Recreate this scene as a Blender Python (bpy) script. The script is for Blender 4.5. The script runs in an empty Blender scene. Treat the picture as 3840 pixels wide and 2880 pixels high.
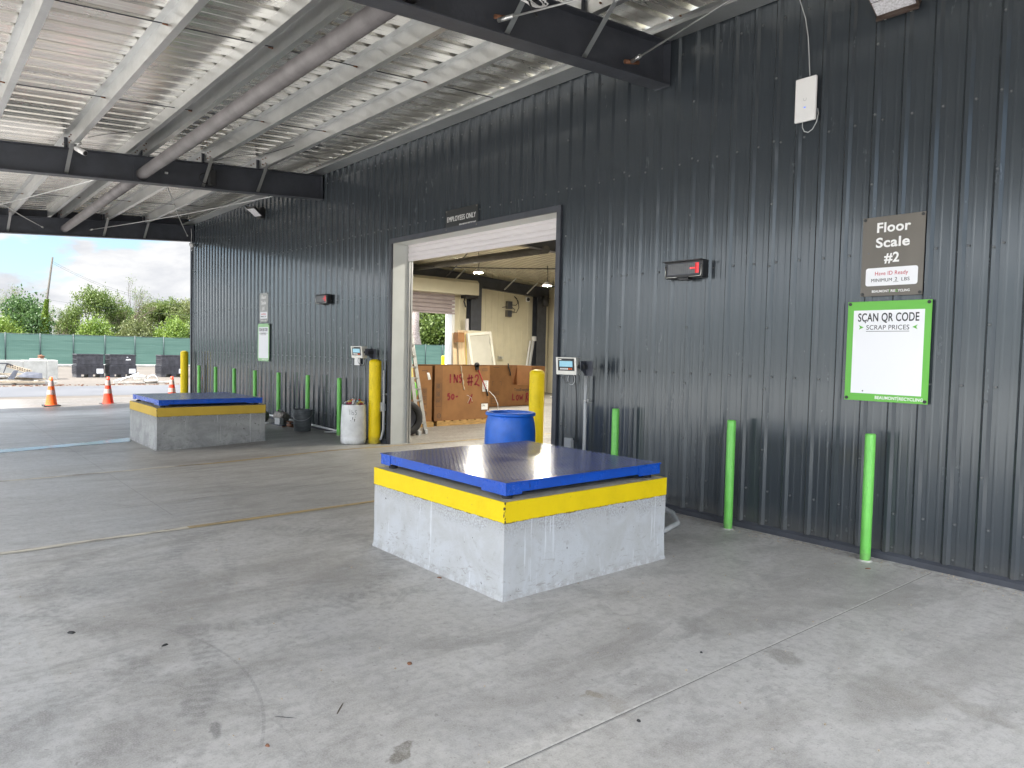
import bpy, bmesh, math, random
from math import radians, sin, cos, pi, atan2, sqrt
from mathutils import Vector, Matrix, noise
sc = bpy.context.scene
COL = sc.collection
# ------------------------------------------------------------------ camera
PI_, YA, RO, CY, CZ, FPX = -.045, .8654, .0223, -6.2777, 1.6663, 2695.54
fwd = Vector((-sin(YA)*cos(PI_), cos(YA)*cos(PI_), sin(PI_)))
r0 = Vector((cos(YA), sin(YA), 0)); u0 = r0.cross(fwd)
rt = cos(RO)*r0+sin(RO)*u0; up = -sin(RO)*r0+cos(RO)*u0
cam = bpy.data.cameras.new('camera'); camo = bpy.data.objects.new('camera', cam); COL.objects.link(camo)
camo.matrix_world = Matrix(((rt.x, up.x, -fwd.x, 0), (rt.y, up.y, -fwd.y, CY), (rt.z, up.z, -fwd.z, CZ), (0, 0, 0, 1)))
cam.sensor_width = 36; cam.lens = FPX/3840*36; cam.clip_start = .05; cam.clip_end = 2000
sc.camera = camo
# ------------------------------------------------------------------ light
SUN_EL = radians(61); SUN_AZ = atan2(-.998, -.06)          # direction towards the sun (x=cos, y=sin)
SUN = Vector((cos(SUN_AZ)*cos(SUN_EL), sin(SUN_AZ)*cos(SUN_EL), sin(SUN_EL)))
sl = bpy.data.lights.new('sun', 'SUN'); sl.energy = 3.0; sl.angle = radians(.6); sl.color = (1, .95, .87)
so = bpy.data.objects.new('sun', sl); COL.objects.link(so)
so.rotation_euler = (-SUN).to_track_quat('-Z', 'Y').to_euler(); so.location = (0, 0, 40)
sc.view_settings.view_transform = 'Standard'; sc.view_settings.look = 'None'; sc.view_settings.gamma = 1
sc.view_settings.exposure = 2.38
sc.render.engine = 'CYCLES'
sc.cycles.use_denoising = True
sc.cycles.max_bounces = 10; sc.cycles.diffuse_bounces = 7; sc.cycles.glossy_bounces = 5
sc.cycles.sample_clamp_indirect = 6; sc.cycles.caustics_reflective = False; sc.cycles.caustics_refractive = False

class NT:
    def __init__(s, tree): s.t = tree; s.n = tree.nodes; s.n.clear()
    def a(s, typ, ins=None, **kw):
        nd = s.n.new(typ)
        for k, v in kw.items(): setattr(nd, k, v)
        for k, v in (ins or {}).items():
            if isinstance(v, bpy.types.NodeSocket): s.t.links.new(v, nd.inputs[k])
            else: nd.inputs[k].default_value = v
        return nd
    def m(s, op, a, b=0., c=0., clamp=False):
        nd = s.a('ShaderNodeMath', {0: a, 1: b, 2: c}, operation=op, use_clamp=clamp); return nd.outputs[0]
    def v(s, op, a, b=(0, 0, 0)):
        nd = s.a('ShaderNodeVectorMath', {0: a, 1: b}, operation=op); return nd
    def mix(s, f, a, b, blend='MIX'):
        nd = s.a('ShaderNodeMix', data_type='RGBA', blend_type=blend)
        for k, x in ((0, f), (6, a), (7, b)):
            if isinstance(x, bpy.types.NodeSocket): s.t.links.new(x, nd.inputs[k])
            else: nd.inputs[k].default_value = (x if k == 0 else (*x[:3], 1))
        return nd.outputs[2]
    def ramp(s, f, lo, hi, a=0., b=1.):
        nd = s.a('ShaderNodeMapRange', {0: f, 1: lo, 2: hi, 3: a, 4: b}, interpolation_type='SMOOTHSTEP'); return nd.outputs[0]
    def noise(s, vec, scale, detail=4., rough=.55, dist=0.):
        return s.a('ShaderNodeTexNoise', {'Vector': vec, 'Scale': scale, 'Detail': detail, 'Roughness': rough, 'Distortion': dist}).outputs[0]
    def mapv(s, vec, scale=(1, 1, 1), loc=(0, 0, 0), rot=(0, 0, 0)):
        return s.a('ShaderNodeMapping', {'Vector': vec, 'Scale': scale, 'Location': loc, 'Rotation': rot}).outputs[0]

w = bpy.data.worlds.new('World'); sc.world = w; w.use_nodes = True
W = NT(w.node_tree)
tc = W.a('ShaderNodeTexCoord').outputs['Generated']
sky = W.a('ShaderNodeTexSky', sky_type='NISHITA', sun_disc=False, sun_elevation=SUN_EL, sun_rotation=atan2(SUN.x, SUN.y))
mv = W.mapv(tc, (1, 1, 2.3), (.31, .12, .4))
n1 = W.noise(mv, 5.2, 8, .56, .25)
n2 = W.noise(W.mapv(tc, (1, 1, 2.6), (4.1, .3, 1.25)), 7., 7, .6, .3)
cov = W.ramp(n1, .47, .54)
shade = W.ramp(n2, .36, .62)
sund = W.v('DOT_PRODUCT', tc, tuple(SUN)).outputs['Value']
glow = W.m('MULTIPLY', W.ramp(sund, .08, .85, 1., 7.), W.ramp(W.v('DOT_PRODUCT', tc, (.97, 0, .24)).outputs['Value'], .2, .9, 1., 2.4))  # extra cloud brightness out of view, added to light the canopy and blocks
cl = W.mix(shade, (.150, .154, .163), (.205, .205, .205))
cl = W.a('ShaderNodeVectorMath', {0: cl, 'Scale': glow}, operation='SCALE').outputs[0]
skyc = W.a('ShaderNodeVectorMath', {0: sky.outputs[0], 'Scale': .06}, operation='SCALE').outputs[0]
skyc = W.mix(.6, skyc, (.085, .135, .185))
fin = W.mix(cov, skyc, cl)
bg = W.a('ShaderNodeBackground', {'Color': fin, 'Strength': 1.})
W.t.links.new(bg.outputs[0], W.a('ShaderNodeOutputWorld').inputs[0])

# ------------------------------------------------------------------ materials
MATS = {}
def mat(name, col=(.5, .5, .5), rough=.5, metal=0., var=.0, vscale=3., bump=0., bscale=20., spec=.5, coat=0., emit=None, estr=0., alpha=1., trans=0., stretch=(1, 1, 1), col2=None, rvar=0., scuff=None, foot=0.):
    m = bpy.data.materials.new(name); m.use_nodes = True; N = NT(m.node_tree)
    p = N.a('ShaderNodeBsdfPrincipled', {'Base Color': (*col, 1), 'Roughness': rough, 'Metallic': metal, 'Specular IOR Level': spec, 'Coat Weight': coat, 'Alpha': alpha, 'Transmission Weight': trans})
    o = N.a('ShaderNodeOutputMaterial'); N.t.links.new(p.outputs[0], o.inputs[0])
    tc = N.a('ShaderNodeTexCoord').outputs['Object']
    vec = N.mapv(tc, stretch) if stretch != (1, 1, 1) else tc
    if var or col2:
        f = N.noise(vec, vscale, 6, .6)
        f2 = N.ramp(f, .3, .7)
        c2 = col2 or tuple(max(0, c*(1-var)) for c in col); c1 = col if col2 else tuple(min(1, c*(1+var*.6)) for c in col)
        N.t.links.new(N.mix(f2, c2, c1), p.inputs['Base Color'])
        if rvar: N.t.links.new(N.ramp(f, .3, .7, rough+rvar, max(.02, rough-rvar)), p.inputs['Roughness'])
    if scuff:
        src = p.inputs['Base Color'].links[0].from_socket if p.inputs['Base Color'].links else None
        c0 = src if src else col
        sf = N.m('MULTIPLY', N.ramp(N.noise(N.mapv(tc, (1, 1, .45)), 17, 6, .72, .8), .61, .67), .75)
        c0 = N.mix(sf, c0, scuff)
        if foot:
            z = N.a('ShaderNodeSeparateXYZ', {0: tc}).outputs[2]
            fz = N.m('MULTIPLY', N.ramp(N.m('ADD', z, N.m('MULTIPLY', N.noise(tc, 14, 5, .7), .22)), foot+.12, .08), .65)
            c0 = N.mix(fz, c0, (.12, .105, .085))
        N.t.links.new(c0, p.inputs['Base Color'])
    if bump:
        b = N.a('ShaderNodeBump', {'Strength': bump, 'Distance': .02, 'Height': N.noise(vec, bscale, 5, .6)})
        N.t.links.new(b.outputs[0], p.inputs['Normal'])
    if emit:
        p.inputs['Emission Color'].default_value = (*emit, 1); p.inputs['Emission Strength'].default_value = estr
    MATS[name] = m
    return m

def ex_mat(name):
    m = bpy.data.materials.new(name); m.use_nodes = True; N = NT(m.node_tree)
    p = N.a('ShaderNodeBsdfPrincipled'); o = N.a('ShaderNodeOutputMaterial'); N.t.links.new(p.outputs[0], o.inputs[0])
    MATS[name] = m
    return m, N, p, N.a('ShaderNodeTexCoord').outputs['Object']

def floor_material():
    m, N, p, tc = ex_mat('floor_concrete')
    sep = N.a('ShaderNodeSeparateXYZ', {0: tc}); X, Y = sep.outputs[0], sep.outputs[1]
    flat = N.a('ShaderNodeCombineXYZ', {0: X, 1: Y}).outputs[0]
    big = N.noise(flat, .35, 5, .6, .4)
    mid = N.noise(N.mapv(flat, (1, .45, 1), rot=(0, 0, .5)), 1.6, 7, .68, .6)
    fine = N.noise(flat, 18, 6, .7)
    grain = N.noise(flat, 130, 3, .7)
    broom = N.noise(N.mapv(flat, (1, .02, 1)), 110, 3, .6)
    streak = N.noise(N.mapv(flat, (1, .09, 1)), 9, 6, .7, .2)
    base = N.mix(N.ramp(big, .32, .68), (.435, .42, .40), (.50, .487, .47))
    base = N.mix(N.m('MULTIPLY', N.ramp(mid, .42, .68), .72), base, (.235, .22, .2))
    patch = N.noise(N.mapv(flat, (1, .55, 1), rot=(0, 0, -.35)), 3.1, 8, .72, .9)
    base = N.mix(N.m('MULTIPLY', N.ramp(patch, .52, .64), .5), base, (.2, .19, .18))
    scuff = N.noise(N.mapv(flat, (1, .3, 1), (7, 1, 0), (0, 0, .25)), 4.2, 8, .75, 1.2)
    base = N.mix(N.m('MULTIPLY', N.m('MULTIPLY', N.ramp(scuff, .6, .68), N.ramp(X, -1.2, -3.6, .25, 1.)), .45), base, (.17, .162, .152))
    # the traffic lane between the two scales is dirtier and browner
    lane = N.m('MULTIPLY', N.ramp(X, -5.6, -7.6), N.ramp(X, -20.2, -17.5))
    wob = N.m('ADD', lane, N.m('MULTIPLY', N.m('SUBTRACT', mid, .5), .5))
    base = N.mix(N.ramp(wob, .0, 1.1, 0, .58), base, (.225, .212, .192))
    base = N.mix(N.m('MULTIPLY', N.ramp(streak, .46, .66), N.ramp(lane, .1, 1, .10, .7)), base, (.15, .14, .125))
    base = N.mix(N.m('MULTIPLY', N.ramp(N.noise(N.mapv(flat, (1, .07, 1), (3, 5, 0)), 13, 6, .7, .2), .56, .72), N.ramp(X, -4.5, -8, 0, .5)), base, (.50, .50, .51))
    # apron that is not under the roof is sand coloured
    base = N.mix(N.ramp(X, -19, -20.6), base, (.078, .064, .051))
    # slab panels of different pours, a bluish sheen painted into the left one
    slab = N.m('MULTIPLY', N.m('GREATER_THAN', -4.28, Y), N.m('LESS_THAN', X, -6.9))
    base = N.mix(N.m('MULTIPLY', N.m('MULTIPLY', N.ramp(Y, -3.4, -5.0), N.ramp(X, -6.2, -7.6)), .5), base, (.43, .43, .44))
    slab2 = N.m('MULTIPLY', N.m('GREATER_THAN', -5.72, Y), N.m('GREATER_THAN', X, -6.7))
    base = N.mix(N.m('MULTIPLY', slab2, .4), base, (.44, .44, .44))
    # stains with their own shape
    wn = N.v('SUBTRACT', N.a('ShaderNodeTexNoise', {'Vector': flat, 'Scale': 9., 'Detail': 5.}).outputs[1], (.5, .5, .5)).outputs[0]
    wn = N.a('ShaderNodeVectorMath', {0: wn, 'Scale': .16}, operation='SCALE').outputs[0]
    warp = N.v('ADD', flat, wn).outputs[0]
    def blob(cx, cy, rx, ry, ang, col, amt, soft=.5):
        nonlocal base
        q = N.a('ShaderNodeMapping', {'Vector': N.v('SUBTRACT', warp, (cx, cy, 0)).outputs[0], 'Rotation': (0, 0, ang)}).outputs[0]
        q = N.v('MULTIPLY', q, (1/rx, 1/ry, 0)).outputs[0]
        d = N.v('LENGTH', q).outputs['Value']
        f = N.m('MULTIPLY', N.ramp(d, 1+soft*.5, 1-soft), amt)
        f = N.m('MULTIPLY', f, N.ramp(fine, .3, .6, .55, 1.))
        base = N.mix(f, base, col)
    blob(-2.48, -4.72, .10, .035, 1.0, (.09, .075, .05), 1., .3)
    blob(-2.0, -2.55, .13, .085, .2, (.16, .145, .125), .75, .3)
    blob(-2.58, -2.55, .17, .12, .3, (.21, .2, .185), .7, .4)
    blob(-2.33, -3.72, .045, .04, 0, (.2, .16, .09), .85, .5)
    blob(-2.2, -3.7, .2, .05, .35, (.25, .22, .18), .5, .6)
    blob(-1.54, -2.51, .16, .13, .7, (.22, .21, .19), .6, .4)
    blob(-1.12, -2.37, .4, .07, .3, (.23, .21, .18), .6, .6)
    blob(-1.36, -2.5, .12, .1, .3, (.24, .22, .19), .6, .5)
    blob(-11.9, -1.9, .26, 1.0, .1, (.06, .05, .042), .85, .5)
    blob(-10.6, -2.6, .3, 1.3, .1, (.13, .11, .09), .6, .6)
    blob(-3.13, -5.27, .07, .03, .4, (.07, .07, .07), .8, .5)
    blob(-3.3, -5.6, .35, .2, .5, (.2, .19, .185), .6, .7)
    blob(-3.65, -5.85, .4, .16, .5, (.17, .165, .16), .6, .7)
    blob(-4.9, -4.9, .5, .3, .3, (.2, .19, .175), .6, .8)
    blob(-5.6, -5.2, .4, .5, .3, (.19, .185, .175), .6, .8)
    blob(-4.9, -3.9, .5, .4, .3, (.22, .21, .2), .55, .8)
    blob(-1.9, -4.2, .35, .5, .3, (.3, .285, .26), .5, .8)
    blob(-1.3, -1.6, .6, .5, .3, (.31, .3, .28), .5, .8)
    # tyre arcs
    def arc(cx, cy, R, wd, amt, a0=None, tread=True):
        nonlocal base
        q = N.v('SUBTRACT', flat, (cx, cy, 0)).outputs[0]
        d = N.m('ABSOLUTE', N.m('SUBTRACT', N.v('LENGTH', q).outputs['Value'], R))
        f = N.ramp(d, wd, wd*.55)
        f = N.m('MULTIPLY', N.m('MULTIPLY', f, N.ramp(N.noise(flat, 1.7, 4, .6), .36, .56)), N.ramp(fine, .36, .58, .3, 1.))
        s2 = N.a('ShaderNodeSeparateXYZ', {0: q}); an = N.m('ARCTAN2', s2.outputs[1], s2.outputs[0])
        if a0: f = N.m('MULTIPLY', f, N.m('MULTIPLY', N.ramp(an, a0[0], a0[0]+.15), N.ramp(an, a0[1], a0[1]-.15)))
        if tread: f = N.m('MULTIPLY', f, N.ramp(N.m('SINE', N.m('MULTIPLY', an, R*90)), -.4, .4, .45, 1))
        base = N.mix(N.m('MULTIPLY', f, amt), base, (.15, .145, .14))
    arc(-3.7, -6.7, 1.75, .010, .6, None, False)
    arc(-4.35, -6.9, 1.9, .09, .6)
    arc(-4.1, -6.9, 1.55, .08, .5)
    arc(-3.55, -6.72, 1.45, .05, .38)
    arc(-2.9, -6.3, 1.28, .008, .3, None, False)
    arc(-5.4, -4.4, 1.2, .09, .5)
    arc(-5.6, -3.2, 1.5, .09, .5)
    arc(-6.6, -7.6, 3.4, .07, .4)
    arc(-2.6, .4, 5.2, .08, .28)
    arc(-9.5, -8.5, 5.2, .09, .4)
    arc(-9.5, -8.5, 6.9, .09, .35)
    arc(-1.0, -7.0, 2.6, .06, .25)
    # fine wear
    spots = N.ramp(N.noise(flat, 27, 2, .5), .67, .73)
    base = N.mix(N.m('MULTIPLY', spots, .6), base, (.14, .13, .12))
    base = N.mix(N.m('MULTIPLY', N.ramp(fine, .44, .64), .42), base, (.22, .21, .2))
    f2 = N.noise(N.mapv(flat, (1, .6, 1)), 6.5, 7, .72, .5)
    base = N.mix(N.m('MULTIPLY', N.ramp(f2, .5, .68), .34), base, (.22, .208, .19))
    base = N.mix(N.m('MULTIPLY', N.ramp(f2, .46, .3), .3), base, (.54, .535, .53))
    base = N.mix(N.m('MULTIPLY', N.ramp(grain, .35, .7), N.ramp(X, -19, -20.6, .42, .03)), base, (.52, .51, .49))
    g2 = N.noise(N.mapv(flat, (1, 1, 1), (2, 9, 0)), 75, 3, .75)
    base = N.mix(N.m('MULTIPLY', N.ramp(g2, .52, .72), .42), base, (.19, .18, .17))
    # white scuffs
    scf = N.m('MULTIPLY', N.ramp(N.noise(N.mapv(flat, (1, .12, 1)), 22, 5, .7), .66, .74), N.ramp(big, .5, .62))
    base = N.mix(N.m('MULTIPLY', scf, .4), base, (.55, .55, .54))
    # thin dirt line along the foot of the wall
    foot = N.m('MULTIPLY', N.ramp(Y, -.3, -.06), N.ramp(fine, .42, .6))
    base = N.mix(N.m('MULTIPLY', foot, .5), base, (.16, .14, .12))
    N.t.links.new(base, p.inputs['Base Color'])
    ro = N.m('ADD', N.ramp(mid, .3, .7, .36, .52), N.m('MULTIPLY', fine, .12))
    N.t.links.new(ro, p.inputs['Roughness']); p.inputs['Specular IOR Level'].default_value = .5
    h = N.m('ADD', N.m('MULTIPLY', grain, .35), N.m('ADD', N.m('MULTIPLY', broom, .8), N.m('MULTIPLY', fine, .6)))
    b = N.a('ShaderNodeBump', {'Strength': .22, 'Distance': .012, 'Height': h}); N.t.links.new(b.outputs[0], p.inputs['Normal'])
    return m
floor_material()

def wall_paint():
    m, N, p, tc = ex_mat('charcoal_wall_paint')
    v = N.mapv(tc, (1.4, .2, .6)); n = N.noise(v, 1., 0, .4)
    dirt = N.ramp(N.noise(N.mapv(tc, (2, 2, .5)), 4, 6, .7), .5, .8)
    sep = N.a('ShaderNodeSeparateXYZ', {0: tc})
    c = N.mix(N.m('MULTIPLY', dirt, .25), (.036, .043, .051), (.052, .056, .06))
    c = N.mix(N.m('MULTIPLY', N.ramp(N.m('ADD', sep.outputs[2], N.m('MULTIPLY', N.noise(tc, 5, 4), .3)), .45, .12), .5), c, (.10, .095, .088))
    N.t.links.new(c, p.inputs['Base Color'])
    N.t.links.new(N.ramp(dirt, 0, 1, .23, .32), p.inputs['Roughness'])
    p.inputs['Specular IOR Level'].default_value = .6; p.inputs['Coat Weight'].default_value = .8; p.inputs['Coat IOR'].default_value = 1.27; p.inputs['Coat Roughness'].default_value = .1; p.inputs['Specular Tint'].default_value = (.86, .95, 1, 1)
    b = N.a('ShaderNodeBump', {'Strength': .05, 'Distance': .03, 'Height': n})
    b2 = N.a('ShaderNodeBump', {'Strength': .04, 'Distance': .004, 'Height': N.noise(tc, 160, 3), 'Normal': b.outputs[0]})
    N.t.links.new(b2.outputs[0], p.inputs['Normal'])
wall_paint()

def block_concrete(name, light, mid_, dark, seed):
    m, N, p, tc = ex_mat(name)
    o = N.mapv(tc, (1, 1, 1), (seed, seed*.7, 0))
    sep = N.a('ShaderNodeSeparateXYZ', {0: tc}); Z = sep.outputs[2]
    n1 = N.noise(o, 2.6, 7, .66, .7); n2 = N.noise(o, 14, 6, .7); n3 = N.noise(o, 70, 4, .7)
    drip = N.noise(N.mapv(o, (1, 1, .05)), 26, 4, .6)
    c = N.mix(N.ramp(n1, .34, .66), mid_, light)
    c = N.mix(N.m('MULTIPLY', N.ramp(n2, .55, .72), .5), c, dark)
    band = N.ramp(N.m('ADD', Z, N.m('MULTIPLY', N.m('SUBTRACT', n1, .5), .5)), .40, .52)
    c = N.mix(N.m('MULTIPLY', N.m('MULTIPLY', band, N.ramp(n3, .4, .6)), .6), c, tuple(x*.82 for x in dark))
    dz = N.m('MULTIPLY', N.ramp(drip, .60, .65), N.ramp(N.noise(N.mapv(o, (1, 1, .3)), 3, 3), .46, .56))
    c = N.mix(N.m('MULTIPLY', dz, .6), c, tuple(min(1, x*1.35) for x in light))
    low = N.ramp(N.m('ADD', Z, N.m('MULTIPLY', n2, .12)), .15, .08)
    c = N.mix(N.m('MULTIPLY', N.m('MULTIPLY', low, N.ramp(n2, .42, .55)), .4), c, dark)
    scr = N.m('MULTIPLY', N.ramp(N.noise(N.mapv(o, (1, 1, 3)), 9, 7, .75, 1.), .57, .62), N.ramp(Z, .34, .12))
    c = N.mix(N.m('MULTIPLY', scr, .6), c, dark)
    c = N.mix(N.ramp(N.noise(o, 24, 2, .5), .72, .76), c, tuple(x*.35 for x in dark))
    top = N.m('GREATER_THAN', Z, .664)
    c = N.mix(top, c, N.mix(N.ramp(n2, .35, .65), (.42, .39, .31), (.52, .48, .39)))
    N.t.links.new(c, p.inputs['Base Color']); p.inputs['Roughness'].default_value = .82
    b = N.a('ShaderNodeBump', {'Strength': .45, 'Distance': .01, 'Height': N.m('ADD', n2, N.m('MULTIPLY', n3, .5))}); N.t.links.new(b.outputs[0], p.inputs['Normal'])
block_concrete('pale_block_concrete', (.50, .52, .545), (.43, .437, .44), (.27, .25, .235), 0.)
block_concrete('shaded_grey_concrete', (.36, .365, .36), (.24, .245, .245), (.14, .14, .135), 5.3)  # far block lacks whitewash; its dimmer light is also put into the colour

def galv(name, col, rough, metal, sp=1.):
    m, N, p, tc = ex_mat(name)
    n = N.noise(N.mapv(tc, (1, .25, 1)), 1.3, 5, .6); s = N.a('ShaderNodeTexVoronoi', {'Vector': tc, 'Scale': 45.}).outputs['Color']
    sv = N.a('ShaderNodeSeparateXYZ', {0: s}).outputs[0]
    c = N.mix(N.ramp(n, .3, .7), tuple(x*.86 for x in col), col)
    c = N.mix(N.m('MULTIPLY', sv, .16*sp), c, tuple(x*.7 for x in col))
    N.t.links.new(c, p.inputs['Base Color'])
    N.t.links.new(N.m('ADD', N.ramp(n, .3, .7, rough+.06, rough-.05), N.m('MULTIPLY', sv, .08*sp)), p.inputs['Roughness'])
    p.inputs['Metallic'].default_value = metal
    b = N.a('ShaderNodeBump', {'Strength': .015, 'Distance': .02, 'Height': N.noise(N.mapv(tc, (2, .5, 2)), 1.6, 1)}); N.t.links.new(b.outputs[0], p.inputs['Normal'])
galv('galvalume_sheet', (.84, .825, .78), .24, .86, .0)
galv('galvanized_steel', (.60, .61, .61), .33, .85, .6)
mat('painted_screw', (.13, .135, .14), .4)
mat('charcoal_steel', (.052, .057, .071), .5, 0, .2, 4, .1, 30, scuff=(.065, .062, .062))
mat('pipe_primer', (.17, .16, .165), .55, 0, .25, 3, .1, 40)
mat('dark_pipe', (.10, .095, .09), .6, 0, .2, 3)
mat('jamb_paint', (.60, .62, .60), .4, 0, .06, 2)
mat('curtain_steel', (.68, .645, .66), .4)
mat('taupe_curtain', (.36, .31, .32), .5, 0, .1, 3)
mat('cream_liner', (.62, .57, .42), .5, 0, .08, 1.5)
mat('cream_hood', (.72, .68, .52), .4, 0, .05, 1.5)
mat('cream_roof', (.86, .82, .70), .26, .6)
mat('green_post_paint', (.16, .55, .095), .42, 0, .12, 6, .06, 60, scuff=(.09, .30, .06), foot=.1)
def band_paint(name, col, seed):
    m, N, p, tc = ex_mat(name)
    sep = N.a('ShaderNodeSeparateXYZ', {0: tc}); n = N.noise(tc, 60, 4, .7); n2 = N.noise(N.mapv(tc, (1, 1, 1), (seed, 0, 0)), 3, 6, .65)
    e = N.m('MAXIMUM', N.m('ABSOLUTE', sep.outputs[0]), N.m('ABSOLUTE', sep.outputs[1]))
    d = N.m('ADD', e, N.m('MULTIPLY', N.m('SUBTRACT', n, .5), .03))
    chip = N.m('MULTIPLY', N.ramp(d, .009, .006), N.ramp(N.noise(tc, 38, 2, .5), .47, .53))
    low = N.ramp(N.m('ADD', sep.outputs[2], N.m('MULTIPLY', N.m('SUBTRACT', n, .5), .02)), .530, .526)
    c = N.mix(N.ramp(n2, .4, .75), col, tuple(x*.88 for x in col))
    c = N.mix(N.m('MULTIPLY', N.ramp(N.noise(tc, 24, 3, .6), .68, .74), .5), c, (.25, .2, .08))
    c = N.mix(N.m('MAXIMUM', chip, N.m('MULTIPLY', low, .8)), c, (.06, .05, .03))
    N.t.links.new(c, p.inputs['Base Color']); p.inputs['Roughness'].default_value = .55; p.inputs['Specular IOR Level'].default_value = .3
    b = N.a('ShaderNodeBump', {'Strength': .3, 'Distance': .01, 'Height': N.noise(tc, 45, 4)}); N.t.links.new(b.outputs[0], p.inputs['Normal'])
band_paint('yellow_paint', (.80, .59, .004), 0.)
band_paint('shaded_yellow_paint', (.55, .37, .05), 3.)  # same yellow, the far block's dimmer light put into the colour
mat('bollard_yellow', (.86, .64, .008), .45, 0, .08, 4, .05, 30, .3, scuff=(.42, .30, .03), foot=.14)
mat('blue_deck_paint', (.005, .075, .46), .3, 0, .14, 4, .03, 60, .5, rvar=.06, scuff=(.012, .03, .15))
def deck_top():
    m, N, p, tc = ex_mat('worn_blue_tread')
    n = N.noise(N.mapv(tc, (1, .5, 1)), 3.4, 7, .65, .5)
    f = N.noise(tc, 40, 4, .7)
    c = N.mix(N.ramp(n, .35, .68), (.014, .04, .24), (.04, .05, .16))
    c = N.mix(N.m('MULTIPLY', N.ramp(f, .5, .75), .4), c, (.12, .12, .16))
    sep = N.a('ShaderNodeSeparateXYZ', {0: tc})
    c = N.mix(N.m('MULTIPLY', N.ramp(sep.outputs[2], .0010, .0016), .4), c, (.25, .27, .36))
    N.t.links.new(c, p.inputs['Base Color'])
    N.t.links.new(N.ramp(n, .3, .7, .13, .2), p.inputs['Roughness']); p.inputs['Specular IOR Level'].default_value = .7
deck_top()
mat('black_rubber', (.02, .02, .022), .7, 0, .2, 10)
mat('black_plastic', (.018, .018, .02), .4)
mat('crate_plastic', (.055, .055, .065), .5, 0, .35, 6)
mat('white_plastic', (.80, .80, .80), .35, 0, .03, 3)
mat('drum_white', (.74, .75, .75), .45, 0, .14, 5, scuff=(.50, .48, .43), foot=.08)
mat('drum_blue', (.008, .13, .62), .35, 0, .16, 6, .04, 20, rvar=.08, scuff=(.03, .16, .50), foot=.05)
mat('bucket_grey', (.13, .145, .155), .5, 0, .3, 7, stretch=(1, 1, 3))
mat('cone_orange', (.88, .13, .015), .5, 0, .08, 6)
mat('cone_red', (.86, .05, .015), .5, 0, .06, 6)
mat('cone_white', (.50, .35, .32), .4, 0, .12, 20)
mat('sign_brown', (.14, .127, .108), .42, 0, .12, 2, stretch=(1, 1, .2))
mat('sign_grey', (.36, .36, .355), .5, 0, .05, 2)
mat('sign_green', (.13, .47, .055), .45)
mat('sign_pale_green', (.32, .58, .28), .45)
mat('sign_white', (.83, .84, .87), .45)
mat('sign_black', (.018, .02, .021), .5)
mat('ink_white', (.85, .85, .84), .5)
mat('ink_black', (.03, .032, .035), .5)
mat('ink_red', (.50, .03, .06), .5)
mat('spray_red', (.22, .012, .02), .7, 0, .4, 30)
mat('ink_green', (.12, .44, .05), .5)
mat('cream_metal', (.72, .71, .66), .35, .2, .06, 5)
mat('brushed_steel', (.62, .62, .58), .35, .7, .1, 10)
mat('bronze_housing', (.06, .042, .034), .45)
mat('led_lens', (.62, .62, .66), .25, 0, .3, 60, .5, 60)
mat('lcd_screen', (.25, .5, .62), .2, emit=(.35, .65, .78), estr=.05)
mat('led_red', (.3, .0, .0), .4, emit=(1, .16, .18), estr=.32)
mat('led_red_glow', (.25, .0, .0), .4, emit=(1, .0, .01), estr=.09)
mat('led_blue', (.1, .2, .8), .4, emit=(.1, .25, 1), estr=.15)
mat('led_grid', (.2, .205, .19), .4)
mat('lamp_disc', (.9, .9, .85), .4, emit=(1, .945, .83), estr=245.)
mat('cardboard', (.27, .128, .046), .8, 0, .14, 3, .1, 60)
mat('cardboard_shaded', (.22, .105, .04), .8, 0, .14, 3)  # darker copy of the cardboard, shade put into side, inner and flap faces
mat('pallet_wood', (.46, .28, .10), .75, 0, .3, 6, .1, 40, stretch=(1, 1, 6))
mat('pine_wood', (.66, .50, .32), .7, 0, .2, 5, stretch=(4, 4, .5))
mat('white_frame', (.70, .68, .60), .5, 0, .05, 4)
mat('grey_panel', (.50, .485, .42), .5, 0, .05, 3)
mat('yellow_insulation', (.68, .58, .16), .7, 0, .1, 6)
mat('red_handle', (.40, .02, .03), .4)
mat('pvc_grey', (.46, .47, .48), .5)
mat('pvc_white', (.75, .76, .76), .45)
mat('clear_cover', (.62, .64, .66), .12, 0, 0, 1, alpha=.55)
mat('old_motor', (.24, .22, .20), .6, .4, .5, 14, .2, 30)
mat('rust', (.2, .09, .05), .8, .1, .4, 20)
mat('alu_scrap', (.62, .60, .56), .45, .55, .25, 8)
mat('dark_sheet', (.07, .075, .095), .5, .2, .3, 5)
mat('tan_scrap', (.48, .40, .30), .6, .1, .25, 6)
mat('yard_concrete', (.45, .45, .43), .85, 0, .2, 3, .3, 18, col2=(.33, .33, .31))
mat('pole_wood', (.075, .068, .058), .9, 0, .25, 8, stretch=(3, 3, .4))
mat('bark', (.13, .105, .08), .9, 0, .3, 10)
mat('vine_bark', (.36, .30, .28), .95, 0, .5, 12, .8, 20)
mat('fence_post', (.022, .042, .045), .5)
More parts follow.
